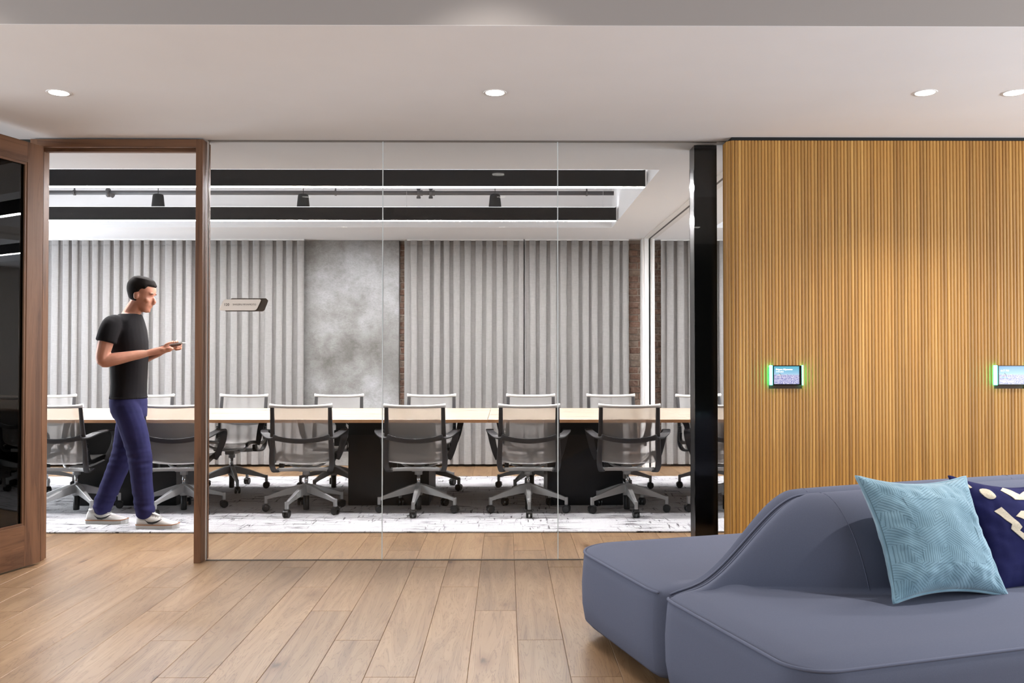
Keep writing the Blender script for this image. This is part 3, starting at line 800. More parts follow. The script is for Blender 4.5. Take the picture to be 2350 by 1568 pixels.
    hd = [Vector((0, .308 + .032 * math.cos(R(a)), .029 + .032 * math.sin(R(a)))) for a in range(20, 170, 15)]
    cs.sweep(hd, [(-.02, -.0012), (.02, -.0012), (.02, .0012), (-.02, .0012)], (1, 0, 0))
    casm = cs.mesh('caster', False); casm.materials.append(M['rubber'])
    for k in range(5):
        o_ = bpy.data.objects.new('base_leg', legm); COL.objects.link(o_); o_.parent = ch; o_.rotation_euler = (0, 0, R(180 + 72 * k))
        b = o_.modifiers.new('b', 'BEVEL'); b.width = .004; b.segments = 2
        q_ = bpy.data.objects.new('caster', casm); COL.objects.link(q_); q_.parent = o_
    return ch

proto = make_chair()
GN, GF = 'mesh office chairs on the near side of the tables', 'mesh office chairs on the far side of the tables'
near = [  # px of column, back yaw, base yaw, label
    (178, -6, -27, 'near mesh office chair left of the walking man, next to the door'),
    (424, 4, -22, 'near mesh office chair right of the walking man, behind the door jamb'),
    (704, 5, -15, 'near mesh office chair in front of the left glass pane'),
    (961, 0, -2, 'near mesh office chair just right of the joint between left and middle panes'),
    (1212, 0, 0, 'near mesh office chair just left of the joint between middle and right panes'),
    (1438, -4, 5, 'near mesh office chair between that joint and the black column'),
    (1664, 0, -8, 'near mesh office chair half hidden between black column and slatted wall')]
far = [
    (125, 4, 10, 8.16, 'far mesh office chair glimpsed through the leftmost near chair'),
    (342, 0, 20, 8.2, 'far white-backed office chair just right of the walking man'),
    (554, -4, -10, 8.2, 'far white-backed office chair below the room sign'),
    (780, 2, 14, 8.2, 'far white-backed office chair in front of the plaster pier'),
    (990, 0, 30, 8.2, 'far white-backed office chair just right of the plaster pier'),
    (1218, 0, 6, 8.2, 'far white-backed office chair before the meeting edges of two curtains'),
    (1406, 3, -20, 8.2, 'far white-backed office chair left of the white partition posts'),
    (1621, 14, 12, 8.2, 'far white-backed office chair behind the black column')]
order = [('n', n) for n in near] + [('f', f) for f in far]
first = True
# copies are taken from the untouched prototype before it is placed itself
insts = [proto] + [copy_tree(proto) for _ in range(len(order) - 1)]
def setup(c_, X, Y, rz, base, label, grp):
    c_.location = (X, Y, .011); c_.rotation_euler = (0, 0, R(rz)); tag(c_, label, 'chair', grp)
    for ch in c_.children:
        if ch.name.split('.')[0] == 'base_leg':
            ch.rotation_euler = (0, 0, ch.rotation_euler.z + R(base - (rz if abs(rz) < 90 else rz - 180)))
for c_, (kind, d) in zip(insts, order):
    if kind == 'n': setup(c_, X_at(d[0], 7.01), 7.01, d[1], d[2], d[3], GN)
    else: setup(c_, X_at(d[0], 8.46), d[3] - .02, 180 + d[1], d[2], d[4], GF)

# ------------------------------------------------------------------ sofa
SA = R(17.0); SO = Vector((.551, 3.189, 0)); SL = 3.1
def sofa_module(name, side, D, rco, label, uL=SL):
    """side=+1: seat towards the camera, -1: seat towards the glass. local x=u, y=v*(-side)"""
    e = empty(name, SO + Vector((math.sin(SA), -math.cos(SA), 0)) * (side * .006), rz=SA, label=label, cat='sofa', group='slate blue sofa modules placed back to back')
    Z0 = .372
    r2 = .085
    def u0(v):
        if v > D - rco: return rco - math.sqrt(max(0, rco * rco - (v - (D - rco)) ** 2))
        if v < r2: return r2 - math.sqrt(max(0, r2 * r2 - (r2 - v) ** 2))
        return 0.0
    def wv(u): return lerp(.05, .275, sstep((u - .18) / .62))
    def surf(u, v):
        w_ = wv(u); S = sstep((u - .10) / .50)
        t = min(1, max(0, (v - .035) / (w_ - .035)))
        B = (1 - t ** 2.0) ** .62 if t < 1 else 0
        z = Z0 + .335 * S * B
        if S > 0: z += .022 * S * B * math.sin(min(1, u / 2.0) * 1.5)
        # crown of the seat and soft edges
        uu = u - u0(v)
        ed = min(1, uu / .10) ; ed2 = min(1, (D - v) / .10)
        z += .018 * (1 - (1 - ed) ** 2) * (1 - (1 - ed2) ** 2) * (1 - B * S)
        z -= (.014 + .022 * S) * math.exp(-v / .020)
        return z
    us = [0, .012, .03, .06, .09] + [.12 + .02 * i for i in range(36)] + [.9, 1.0, 1.15, 1.3, 1.5, 1.7, 1.9, 2.2, 2.5, 2.8, uL]
    bs = [0, .004, .010, .02] ; nb = 16
    def vrow(u):
        w_ = wv(u); out = [0, .004, .010, .02, .035]
        out += [lerp(.035, w_, math.sin(math.pi / 2 * i / nb)) for i in range(1, nb + 1)]
        k = D - rco
        out += [lerp(w_, k, (i / 8) ** 1.2) for i in range(1, 9)]
        out += [k + rco * math.sin(math.pi / 2 * i / 10) for i in range(1, 11)]
        return out
    grid = []
    for un in us:
        rowv = vrow(un); line = []
        for v in rowv:
            a = u0(v); u = a + un * (uL - a) / uL
            line.append(Vector((u, -side * v, surf(u, v))))
        grid.append(line)
    nu, nv = len(us), len(grid[0])
    mb = MB(); vs = [p for l_ in grid for p in l_]
    fs = [(i * nv + j, (i + 1) * nv + j, (i + 1) * nv + j + 1, i * nv + j + 1) for i in range(nu - 1) for j in range(nv - 1)]
    # boundary loop: u=0 edge from v=0..D, then front edge, then right edge back, then v=0 edge back
    loop = [(0, j) for j in range(nv)] + [(i, nv - 1) for i in range(1, nu)] + [(nu - 1, j) for j in range(nv - 2, -1, -1)] + [(i, 0) for i in range(nu - 2, 0, -1)]
    base = [grid[i][j] for i, j in loop]; idx = [i * nv + j for i, j in loop]
    prof = [(.008, .012), (.012, .05), (.018, .13), (.016, .22), (.004, .29), (-.022, .316), (-.06, .318)]
    N = len(loop); nrm = []
    for k, (i, j) in enumerate(loop):
        v = abs(grid[i][j].y)
        if j == 0 and i > 0 and i < nu - 1: n_ = Vector((0, side, 0)) * -0.0
        elif i == nu - 1: n_ = Vector((1, 0, 0)) * 0
        elif i == 0:
            if v > D - rco: a = (v - (D - rco)) / rco; n_ = Vector((-math.sqrt(max(0, 1 - a * a)), -side * a, 0))
            elif v < r2: a = (r2 - v) / r2; n_ = Vector((-math.sqrt(max(0, 1 - a * a)), side * a, 0))
            else: n_ = Vector((-1, 0, 0))
        else: n_ = Vector((0, -side, 0))
        nrm.append(n_)
    prev = idx; allv = vs[:]
    for off, dz in prof:
        cur = []
        for k in range(N):
            p = base[k]; z = (Z0 - dz) if dz > .02 else p.z - dz
            z = min(z, p.z - .002) if dz <= .02 else (Z0 - dz if p.z <= Z0 + .03 else Z0 - dz)
            o_ = off if not (nrm[k].length and abs(nrm[k].y - side) < 1e-6) else 0
            cur.append(len(allv)); allv.append(Vector((p.x, p.y, 0)) + nrm[k] * o_ + Vector((0, 0, z)))
        fs += [(prev[k], prev[(k + 1) % N], cur[(k + 1) % N], cur[k]) for k in range(N)]
        prev = cur
    fs.append(tuple(prev))
    mb.add(allv, fs)
    uph = mb.build('upholstery', M['sofa'], e, True)
    # piping round the seat edge
    pp = [grid[0][j] + Vector((-.004, 0, -.002)) + nrm[j] * .003 for j in range(4, nv)] + [grid[i][nv - 1] + Vector((0, -side * .003, -.002)) for i in range(1, nu)]
    MB().tube(pp, .0052, 8, hint=(0, 0, 1)).build('piping', M['piping'], uph, True)
    # welt following the inner edge over the hump
    wl = [grid[i][2] + Vector((0, 0, .001)) for i in range(0, nu)]
    MB().tube(wl, .0042, 6, hint=(0, 1, 0)).build('back_welt', M['piping'], uph, True)
    # stitched seam down the backrest
    for ub in (.63, 1.62):
        st = []
        for k in range(15):
            t = k / 14; u = ub + .05 * t; v = lerp(.02, wv(u) * .999, math.sin(math.pi / 2 * t))
            st.append(Vector((u, -side * v, surf(u, v) + .0002)))
        MB().tube(st, .0014, 5, hint=(1, 0, 0)).build('stitched_seam', M['piping'], uph, True)
    ft = MB().box(.14, uL - .2, min(-side * .12, -side * (D - .14)), max(-side * .12, -side * (D - .14)), 0.0, .055); ft.build('plinth', M['feet'], e)
    return e, surf
sofa_b, surf_b = sofa_module('sofa_module', -1, .86, .20, 'slate blue sofa module facing the glass, with seat toward the partition')
sofa_f, surf_f = sofa_module('sofa_module', 1, .83, .12, 'slate blue sofa module in the foreground holding the cushions')

# ------------------------------------------------------------------ cushions
def cushion_fn(W, H, T, seed):
    def P(p, q, side):
        x = p * W / 2 * (1 - .15 * (1 - q * q)); y = q * H / 2 * (1 - .15 * (1 - p * p))
        t = max(0, (1 - abs(p) ** 2.4)) ** .55 * max(0, (1 - abs(q) ** 2.4)) ** .55
        z = T * t + .006
        z += .012 * noise.noise(Vector((p * 2.3, q * 2.1, seed))) * t
        ed = max(abs(p), abs(q)); z += .006 * noise.noise(Vector((p * 7, q * 7, seed + 5))) * (1 if ed > .6 else .3) * min(1, (1 - ed) * 8)
        return Vector((x, y, side * z))
    return P
def place_frame(e, base_pt, yaw, lean, roll):
    # local x=width, y=height (up), z=front face normal
    xw = Vector((math.cos(yaw), math.sin(yaw), 0)); back = Vector((-math.sin(yaw), math.cos(yaw), 0))
    up = (Vector((0, 0, 1)) * math.cos(lean) + back * math.sin(lean)).normalized(); nz = xw.cross(up)
    Mx = Matrix((xw, up, nz)).transposed().to_4x4()
    Mx = Mx @ Matrix.Rotation(roll, 4, 'Z'); Mx.translation = base_pt
    e.rotation_euler = Mx.to_euler(); e.location = base_pt

def velvet(name, attr=True):
    t = NT(name); a = t.n('ShaderNodeAttribute', attribute_name='rib')
    nz = t.noise(t.coords('Object'), 9, 4)
    base = t.ramp(nz, [(0.3, lin((92, 120, 134))), (0.7, lin((124, 153, 167)))])
    c = t.mix(a.outputs['Fac'], base, lin((66, 90, 102)))
    t.col(c); t.set(Roughness=0.9); t.p.inputs['Sheen Weight'].default_value = 0.25; t.p.inputs['Sheen Roughness'].default_value = .45
    t.p.inputs['Specular IOR Level'].default_value = .15
    return t.m
M['velvet'] = velvet('pale_blue_velvet')

def hexstripe(x, y):
    """tumbling-block tiling: each rhombus has ribs parallel to one of three directions"""
    s = .118
    # hex centres
    a = x / s; b = y / (s * math.sqrt(3) / 2)
    best = None
    r0 = math.floor(b)
    for rr in (r0 - 1, r0, r0 + 1, r0 + 2):
        c0 = math.floor(a - rr * .5)
        for cc in (c0 - 1, c0, c0 + 1, c0 + 2):
            hx, hy = (cc + rr * .5) * s, rr * s * math.sqrt(3) / 2
            d = (x - hx) ** 2 + (y - hy) ** 2
            if best is None or d < best[0]: best = (d, x - hx, y - hy, cc, rr)
    _, dx, dy, cc, rr = best
    ang = (math.atan2(dy, dx) + math.pi * 2 + math.pi / 6) % (2 * math.pi)
    sec = int(ang / (2 * math.pi / 3))
    dirs = (R(60), R(0), R(120))
    th = dirs[(sec + ((cc + 2 * rr) % 2)) % 3]
    t = (dx * math.sin(th) - dy * math.cos(th)) / .0080
    fr_ = t - math.floor(t)
    return 1 - min(1, abs(fr_ - .5) / .16) if abs(fr_ - .5) < .16 else 0.0

def blue_cushion():
    W, H, T = .495, .44, .088
    e = empty('cushion', label='pale blue velvet cushion with cut rib pattern on the sofa', cat='cushion', group='cushions leaning on the sofa back')
    P = cushion_fn(W, H, T, 3.3); n = 300
    vs = []; rib = []
    ca, sa = math.cos(R(-24)), math.sin(R(-24))
    for j in range(n + 1):
        for i in range(n + 1):
            p = -1 + 2 * i / n; q = -1 + 2 * j / n; v = P(p, q, 1)
            X, Y = v.x * ca - v.y * sa, v.x * sa + v.y * ca
            h = hexstripe(X, Y); rib.append(h); v.z -= .0012 * h; vs.append(v)
    m = n + 1; mb = MB(); mb.add(vs, [(j * m + i, j * m + i + 1, (j + 1) * m + i + 1, (j + 1) * m + i) for j in range(n) for i in range(n)])
    me = mb.mesh('front_cover', True); at = me.attributes.new('rib', 'FLOAT', 'POINT'); at.data.foreach_set('value', rib)
    obj('front_cover', me, M['velvet'], e)
    n2 = 40; mb = MB(); vs = [P(-1 + 2 * i / n2, -1 + 2 * j / n2, -1) for j in range(n2 + 1) for i in range(n2 + 1)]; m = n2 + 1
    mb.add(vs, [(j * m + i, j * m + i + 1, (j + 1) * m + i + 1, (j + 1) * m + i) for j in range(n2) for i in range(n2)])
    obj('back_cover', mb.mesh('back_cover', True), M['velvet'], e)
    ed = [P(-1 + 2 * i / 40, -1, 0) for i in range(41)] + [P(1, -1 + 2 * i / 40, 0) for i in range(1, 41)] + [P(1 - 2 * i / 40, 1, 0) for i in range(1, 41)] + [P(-1, 1 - 2 * i / 40, 0) for i in range(1, 40)]
    MB().tube(ed, .0065, 8, hint=(0, 0, 1), closed=True).build('edge_seam', M['velvet'], e, True)
    return e
bc = blue_cushion()
bp0 = at_z(2203, 1376, .40)
yaw1 = R(20)
bb = Vector((bp0.x, bp0.y + .045, .395))
lean1 = R(27)
backd = Vector((-math.sin(yaw1), math.cos(yaw1), 0))
ctr = bb + (Vector((0, 0, 1)) * math.cos(lean1) + backd * math.sin(lean1)) * .203 + Vector((0, 0, .010))
place_frame(bc, ctr, yaw1, lean1, R(-3))

def navy_cushion():
    W, H, T = .47, .45, .085
    e = empty('cushion', label='navy cushion with cream embroidered shapes beside the blue one', cat='cushion', group='cushions leaning on the sofa back')
    P = cushion_fn(W, H, T, 8.1); n = 44; m = n + 1
    nav = plain('navy_cotton', (20, 22, 66), 0.85, spec=.15, var=.15, scale=9, bump=.2, bscale=700)
    crm = plain('cream_embroidery', (186, 176, 158), 0.85, spec=.15, var=.12, scale=220, bump=.5, bscale=500)
    for nm, sd in (('front_cover', 1), ('back_cover', -1)):
        mb = MB(); vs = [P(-1 + 2 * i / n, -1 + 2 * j / n, sd) for j in range(m) for i in range(m)]
        mb.add(vs, [(j * m + i, j * m + i + 1, (j + 1) * m + i + 1, (j + 1) * m + i) for j in range(n) for i in range(n)])
        cov = obj(nm, mb.mesh(nm, True), nav, e)
        if sd == 1: fcov = cov
    def shape(poly):
        # fine triangulated patch hugging the cover
        cxm = sum(p[0] for p in poly) / len(poly); cym = sum(p[1] for p in poly) / len(poly)
        pts = []
        for a, b in zip(poly, poly[1:] + poly[:1]):
            for k in range(5): pts.append((lerp(a[0], b[0], k / 5), lerp(a[1], b[1], k / 5)))
        bm = bmesh.new(); vs = [bm.verts.new((x, y, 0)) for x, y in pts]; bm.faces.new(vs)
        bmesh.ops.triangulate(bm, faces=bm.faces[:]); bmesh.ops.subdivide_edges(bm, edges=bm.edges[:], cuts=2, use_grid_fill=True)
        ext = bmesh.ops.extrude_face_region(bm, geom=bm.faces[:]); top = {v for v in ext['geom'] if isinstance(v, bmesh.types.BMVert)}
        for v in bm.verts:
            s_ = P(max(-.99, min(.99, v.co.x)), max(-.99, min(.99, v.co.y)), 1)
            v.co = s_ + Vector((0, 0, .0028 if v in top else -.002))
        bmesh.ops.recalc_face_normals(bm, faces=bm.faces)
        me = bpy.data.meshes.new('applique'); bm.to_mesh(me); bm.free(); obj('applique', me, crm, fcov)
    def disc(x, y, r): shape([(x + r * math.cos(R(a)), y + r * math.sin(R(a))) for a in range(0, 360, 24)])
    disc(-.66, .67, .115)
    shape([(-.72, .32), (-.57, .40), (-.40, .10), (-.36, .0), (-.42, -.06), (-.20, -.30), (-.16, -.36), (-.30, -.42), (-.36, -.30), (-.56, -.02), (-.52, .06)])
    shape([(-.36, .78), (-.22, .58), (.02, .60), (.10, .52), (.14, .62), (.26, .50), (.36, .66), (.20, .84), (.02, .74), (-.2, .9)])
    shape([(-.38, .22), (-.22, .34), (-.02, .34), (.10, .22), (.30, .26), (.34, .05), (.10, .02), (-.10, .20), (-.26, .16)])
    disc(.06, -.14, .11)
    shape([(-.26, -.52), (-.10, -.42), (-.02, -.54), (-.16, -.66)])
    shape([(-.02, -.76), (.10, -.66), (.22, -.74), (.16, -.9), (.04, -.9)])
    shape([(.14, -.42), (.30, -.36), (.38, -.56), (.24, -.62)])
    shape([(.42, .3), (.62, .42), (.74, .1), (.56, -.02)])
    shape([(-.93, .93), (-.86, .94), (-.84, .78), (-.88, .76)])
    disc(.62, -.4, .12); disc(.66, .72, .11)
    ed = [P(-1 + 2 * i / 40, -1, 0) for i in range(41)] + [P(1, -1 + 2 * i / 40, 0) for i in range(1, 41)] + [P(1 - 2 * i / 40, 1, 0) for i in range(1, 41)] + [P(-1, 1 - 2 * i / 40, 0) for i in range(1, 40)]
    MB().tube(ed, .0065, 8, hint=(0, 0, 1), closed=True).build('edge_seam', nav, e, True)
    return e
nc = navy_cushion()
yaw2 = R(20); lean2 = R(30)
backd = Vector((-math.sin(yaw2), math.cos(yaw2), 0))
nb_ = bb + Vector((math.cos(yaw2), math.sin(yaw2), 0)) * .475 + backd * .04
ctr2 = Vector((nb_.x, nb_.y, .365)) + (Vector((0, 0, 1)) * math.cos(lean2) + backd * math.sin(lean2)) * .205
place_frame(nc, ctr2, yaw2, lean2, R(-7))

# ------------------------------------------------------------------ room panels on the slatted wall
def m_screen(name, tint):
    t = NT(name); tc = t.n('ShaderNodeTexCoord'); sp = t.n('ShaderNodeSeparateXYZ'); t.l(tc.outputs['Generated'], sp.inputs[0])
    v = t.coords('Generated', (14, 1, 9)); n = t.noise(v, 1.6, 6, .7)
    sky = t.ramp(sp.outputs['Z'], [(0.45, lin((196, 216, 232))), (0.62, lin((150, 196, 224))), (1.0, lin(tint))])
    city = t.ramp(n, [(0.32, lin((70, 84, 140))), (0.46, lin((150, 150, 200))), (0.60, lin((232, 228, 240))), (0.7, lin((120, 120, 160)))])
    hz = t.n('ShaderNodeMath', operation='MULTIPLY_ADD', i_1=.10, i_2=.47); t.l(t.noise(t.coords('Generated', (5, 1, 1)), 1.3, 3), hz.inputs[0])
    gt = t.n('ShaderNodeMath', operation='GREATER_THAN'); t.l(sp.outputs['Z'], gt.inputs[0]); t.l(hz.outputs[0], gt.inputs[1])
    c_ = t.mix(gt.outputs[0], city, sky)
    t.col((0, 0, 0, 1)); t.set(Roughness=.1); t.l(c_, t.p.inputs['Emission Color']); t.p.inputs['Emission Strength'].default_value = 1.15
    return t.m
def text(body, size, m, parent, loc, name='lettering', ext=.0004, bold=0.0, track=1.0):
    cu = bpy.data.curves.new(name, 'FONT'); cu.body = body; cu.size = size; cu.extrude = ext; cu.offset = bold; cu.space_character = track; cu.resolution_u = 3
    t_ = bpy.data.objects.new('tmp', cu); COL.objects.link(t_); bpy.context.view_layer.update()
    me = bpy.data.meshes.new_from_object(t_.evaluated_get(bpy.context.evaluated_depsgraph_get())); bpy.data.objects.remove(t_); me.name = name
    me.materials.clear(); me.materials.append(m)
    o_ = bpy.data.objects.new(name, me); COL.objects.link(o_); o_.parent = parent; o_.location = loc; o_.rotation_euler = (R(90), 0, 0); return o_
def wall_panel(rect, tint, label, lines):
    x0, x1, z0, z1 = rect; Wd = x1 - x0; Hd = z1 - z0
    e = empty('room_display', ((x0 + x1) / 2, 5.228, (z0 + z1) / 2), label=label, cat='display', group='room displays on the slatted wall')
    a = Wd / 2; b = Hd / 2
    box('housing', M['bezel'], -a + .0155, a - .009, 0, .024, -b, b, e, bevel=.002)
    box('light_bar', M['led'], -a, -a + .0145, 0.003, .022, -b, b, e, bevel=.001)
    box('light_bar', M['led'], a - .0082, a, 0.003, .022, -b, b, e, bevel=.001)
    sx0, sx1 = -a + .022, a - .026
    scr = box('screen', m_screen('screen_image', tint), sx0, sx1, -.0008, .0, -b + .006, b - .005, e)
    box('mount', M['blackmatte'], -a * .6, a * .6, .024, YW - 5.228, -b * .8, b * .8, e)
    for body, sz, fx, fz, mt, bd in lines: text(body, sz, mt, scr, (sx0 + fx, -.0012, fz), ext=.0002, bold=bd)
    # hill on the picture's horizon
    return scr, sx0, sx1, b
d1, s0, s1, b1 = wall_panel(pan[0], (92, 176, 196), 'wall display with green side lights on the slatted wall, near the glass',
    [('Shigeru Miyamoto', .0135, .010, .030, M['textwhite'], .0002), ('AVAILABLE', .0095, .010, .0175, M['textwhite'], 0)])
d2, s0, s1, b1 = wall_panel(pan[1], (88, 150, 226), 'wall display with green side lights cut by the right picture edge',
    [('6:17 PM', .0150, .009, .022, M['textwhite'], .0002), ('AVAILABLE', .0085, .009, -.016, M['textteal'], 0), ('Hedy Lamarr', .0150, .009, -.040, M['textwhite'], .0002)])
for d_ in (d1, d2):
    x_ = s0 + .034
    hl = MB(); hl.add([Vector((x_ - .016, -.0011, -.004)), Vector((x_ + .012, -.0011, -.004)), Vector((x_ + .003, -.0011, .006)), Vector((x_ - .002, -.0011, .008))], [(0, 1, 2, 3)])
    hl.build('picture_hill', emit('hill', (.8, .76, .84), .9), d_)
    hl = MB(); hl.add([Vector((x_ + .001, -.0012, .008)), Vector((x_ + .007, -.0012, -.002)), Vector((x_ + .009, -.0012, -.001)), Vector((x_ - .001, -.0012, .014)), Vector((x_ - .004, -.0012, .013))], [(0, 1, 2, 3, 4)])
    hl.build('picture_tower', emit('tower', (.05, .10, .16), .6), d_)

# ------------------------------------------------------------------ room sign on the glass
YSg = YG - .0065
sg = empty('room_sign', at_y(558, 700, YSg), label='slanted room sign numbered 120 fixed to the left glass pane', cat='sign')
def rounded(poly, r, n=5):
    out = []
    for i, p in enumerate(poly):
        p = Vector(p); a = (Vector(poly[i - 1]) - p).normalized(); b = (Vector(poly[(i + 1) % len(poly)]) - p).normalized()
        rr = r[i] if isinstance(r, (list, tuple)) else r
        for k in range(n + 1):
            t = k / n; out.append((p + a * rr * (1 - t) ** 2 + b * rr * t ** 2))
    return out
def plate(poly_px, y0, y1, m, name, r):
    loc = sg.location; pts = [(at_y(px, py, YSg) - loc) for px, py in poly_px]
    pl = rounded([(p.x, p.z) for p in pts], r)
    return MB().prism(pl, lambda p: Vector((p[0], y0, p[1])), lambda p: Vector((p[0], y1, p[1]))).build(name, m, sg)
plate([(517, 715), (531, 685), (611, 685), (616, 690), (606, 715)], -.006, -.0005, M['sign_brown'], 'back_plate', [.006, .008, .003, .004, .012])
fpl = plate([(503.5, 713), (515.5, 687.5), (601, 687.5), (589, 713)], -.013, -.0062, M['sign_cream'], 'front_plate', [.012, .014, .012, .016])
p1 = at_y(515.5, 702.2, YSg) - sg.location; p2 = at_y(535.5, 701.2, YSg) - sg.location
text('120', .0215, M['ink'], fpl, (p1.x, -.0133, p1.z), ext=.0002, bold=.0003)
text('SHIGERU MIYAMOTO', .0146, M['ink'], fpl, (p2.x, -.0133, p2.z), ext=.0002)

# ------------------------------------------------------------------ walking person
PY = 6.42; PS = FPX / PY
def bx(px, py, dy=0.0):
    return Vector(((px - 305) / PS, dy, (1206 - py) / PS))
person = empty('person', (X_at(305, PY, 1000), PY, .011), label='man in black t-shirt and navy trousers walking while holding a phone', cat='person')
skin = NT('skin'); skin.col(skin.ramp(skin.noise(skin.coords('Object'), 14, 3), [(.3, lin((186, 128, 104))), (.7, lin((206, 148, 122)))])); skin.set(Roughness=.55); skin.p.inputs['Subsurface Weight'].default_value = .08; skin.p.inputs['Subsurface Scale'].default_value = .02
skin = skin.m
shirt_m = plain('black_cotton', (26, 24, 26), .9, spec=.15, var=.12, scale=8)
denim = plain('navy_twill', (42, 42, 80), .88, spec=.15, var=.14, scale=10, bump=.2, bscale=400)
hair_m = plain('dark_hair', (26, 21, 19), .85, spec=.12, var=.25, scale=90, bump=.4, bscale=160)
white_l = plain('white_leather', (226, 224, 220), .5, spec=.35)

def ell(c, rx, ry, n=20, pw=2.0):
    out = []
    for i in range(n):
        a = 2 * math.pi * i / n; ca, sa = math.cos(a), math.sin(a)
        out.append(Vector((c[0] + rx * math.copysign(abs(ca) ** (2 / pw), ca), c[1] + ry * math.copysign(abs(sa) ** (2 / pw), sa), c[2])))
    return out
def torso(mb, rows, grow=0.0):
    rs = []
    for py, xb, xf, hw_ in rows:
        a = bx(xb, py); b = bx(xf, py); rs.append(ell(((a.x + b.x) / 2, 0, a.z), (b.x - a.x) / 2 + grow, hw_ + grow, 24, 2.4))
    mb.rings(rs)
def limb(mb, pts, radii, n=12, k=5):
    c_ = spline(pts, k); rr = []
    for i in range(len(pts) - 1):
        for j in range(k): rr.append(lerp(radii[i], radii[i + 1], sstep(j / k) * .5 + j / k * .5))
    rr.append(radii[-1]); mb.tube(c_, rr, n, hint=(0, 1, .01))
    mb.ellipsoid(c_[0], (rr[0],) * 3); mb.ellipsoid(c_[-1], (rr[-1],) * 3)

TORSO = [(718, 284, 318, .055), (727, 272, 320, .10), (740, 262, 322, .150), (760, 256, 327, .168), (785, 254, 331, .165), (810, 256, 332, .155), (845, 260, 331, .146), (880, 262, 329, .148), (905, 262, 328, .158), (935, 262, 328, .165)]
SHO = bx(281, 750); ELB_R = bx(269, 829, -.235); WR_R = bx(345, 814, -.105)
ELB_L = bx(276, 829, .235); WR_L = bx(350, 812, .105)
HEAD = bx(323, 678)
HT = Matrix.Rotation(R(14), 4, 'Y')         # chin down
slices = [(-.120, .066, .020, .020), (-.112, .080, .006, .034), (-.095, .086, -.016, .047), (-.075, .086, -.042, .054), (-.062, .091, -.054, .057), (-.045, .088, -.066, .061), (-.02, .086, -.080, .067), (0, .081, -.090, .071), (.016, .086, -.096, .0735), (.03, .091, -.099, .075), (.055, .089, -.101, .075), (.08, .075, -.094, .069), (.10, .050, -.072, .055), (.113, .018, -.040, .032), (.117, -.002, -.02, .01)]
def hp(x, y, z): return HEAD + HT @ Vector((x, y, z))
def head_rings(grow=None):
    rs = []
    for u, f, b, hw_ in slices:
        ring = []
        for i in range(28):
            a = 2 * math.pi * i / 28; ca, sa = math.cos(a), math.sin(a)
            cxm = (f + b) / 2; rx = (f - b) / 2
            x = cxm + rx * math.copysign(abs(ca) ** .9, ca); y = hw_ * math.copysign(abs(sa) ** .9, sa)
            g = grow(u, ca, sa) if grow else 0
            d = Vector((ca, sa, 0)); z = u + (g * .9 if u > .085 else 0)
            ring.append(hp(x + d.x * g, y + d.y * g, z))
        rs.append(ring)
    return rs
body = MB(); torso(body, TORSO, -.012)
body.rings(head_rings())
limb(body, [bx(296, 730), bx(303, 716), HEAD + Vector((-.03, 0, -.07))], [.062, .057, .056])
# nose, brow, lips, chin, ears
ns = [(.084, .012, .010, .010), (.098, -.012, .010, .011), (.109, -.030, .012, .014), (.104, -.043, .013, .017), (.088, -.048, .012, .016)]
for (x, z, rx, ry) in ns: body.ellipsoid(hp(x - .006, 0, z), (rx, ry, .013), 10, 6, HT)
for s in (-1, 1):
    body.ellipsoid(hp(.080, s * .030, .020), (.012, .022, .007), 10, 6, HT)
    body.ellipsoid(hp(-.008, s * .076, -.014), (.020, .009, .031), 10, 8, HT @ Matrix.Rotation(R(-12), 4, 'Y'))
    body.ellipsoid(hp(.060, s * .042, -.03), (.022, .018, .018), 10, 6, HT)
body.ellipsoid(hp(.086, 0, -.064), (.010, .024, .005), 10, 6, HT); body.ellipsoid(hp(.084, 0, -.075), (.010, .020, .006), 10, 6, HT); body.ellipsoid(hp(.076, 0, -.105), (.014, .018, .012), 10, 6, HT)
for s, EL, WR in ((-1, ELB_R, WR_R), (1, ELB_L, WR_L)):
    sh = SHO + Vector((0, s * .185, 0))
    limb(body, [sh, lerp(sh, EL, .5) + Vector((-.006, s * .01, 0)), EL, lerp(EL, WR, .3) + Vector((0, s * .006, -.004)), lerp(EL, WR, .75), WR], [.056, .051, .043, .045, .034, .027])
# legs under the trousers
HIPZ = bx(296, 930)
LEGS = {-1: [bx(298, 932, -.085), bx(318, 985, -.09), bx(332, 1042, -.09), bx(338, 1105, -.09), bx(345, 1168, -.09)],
         1: [bx(292, 932, .085), bx(284, 985, .09), bx(271, 1045, .09), bx(248, 1105, .09), bx(224, 1168, .09)]}
for s in (-1, 1): limb(body, LEGS[s], [.080, .072, .050, .045, .036])
# hands: palm, four fingers, thumb
PHC = bx(396, 792.5)                               # phone centre
PT = Matrix.Rotation(R(-9), 4, 'Y')
def ph(x, y, z): return PHC + PT @ Vector((x, y, z))
def hand(mb, wrist, palm_pts, fingers, thumb):
    limb(mb, [wrist] + palm_pts, [.024, .026, .024], 10, 4)
    for p in palm_pts: mb.ellipsoid(p, (.036, .032, .016), 12, 8)
    for f_ in fingers: limb(mb, f_, [.0092, .0088, .0082, .0072][:len(f_)], 8, 4)
    limb(mb, thumb, [.012, .0105, .0088][:len(thumb)], 8, 4)
pm = [ph(-.060, -.058, -.030), ph(-.022, -.046, -.030)]
fg = []
for k, (fx, ln) in enumerate(((-.030, .9), (-.008, 1.0), (.014, .97), (.034, .82))):
    fg.append([ph(fx, -.035, -.026), ph(fx + .004, .005 * ln, -.022), ph(fx + .006, .044 * ln, -.014), ph(fx + .004, .047 * ln, .008 * ln)])
hand(body, WR_R, pm, fg, [ph(-.05, -.064, -.018), ph(-.022, -.060, .004), ph(.012, -.044, .014)])
pm = [ph(-.072, .066, -.018), ph(-.040, .072, -.010)]
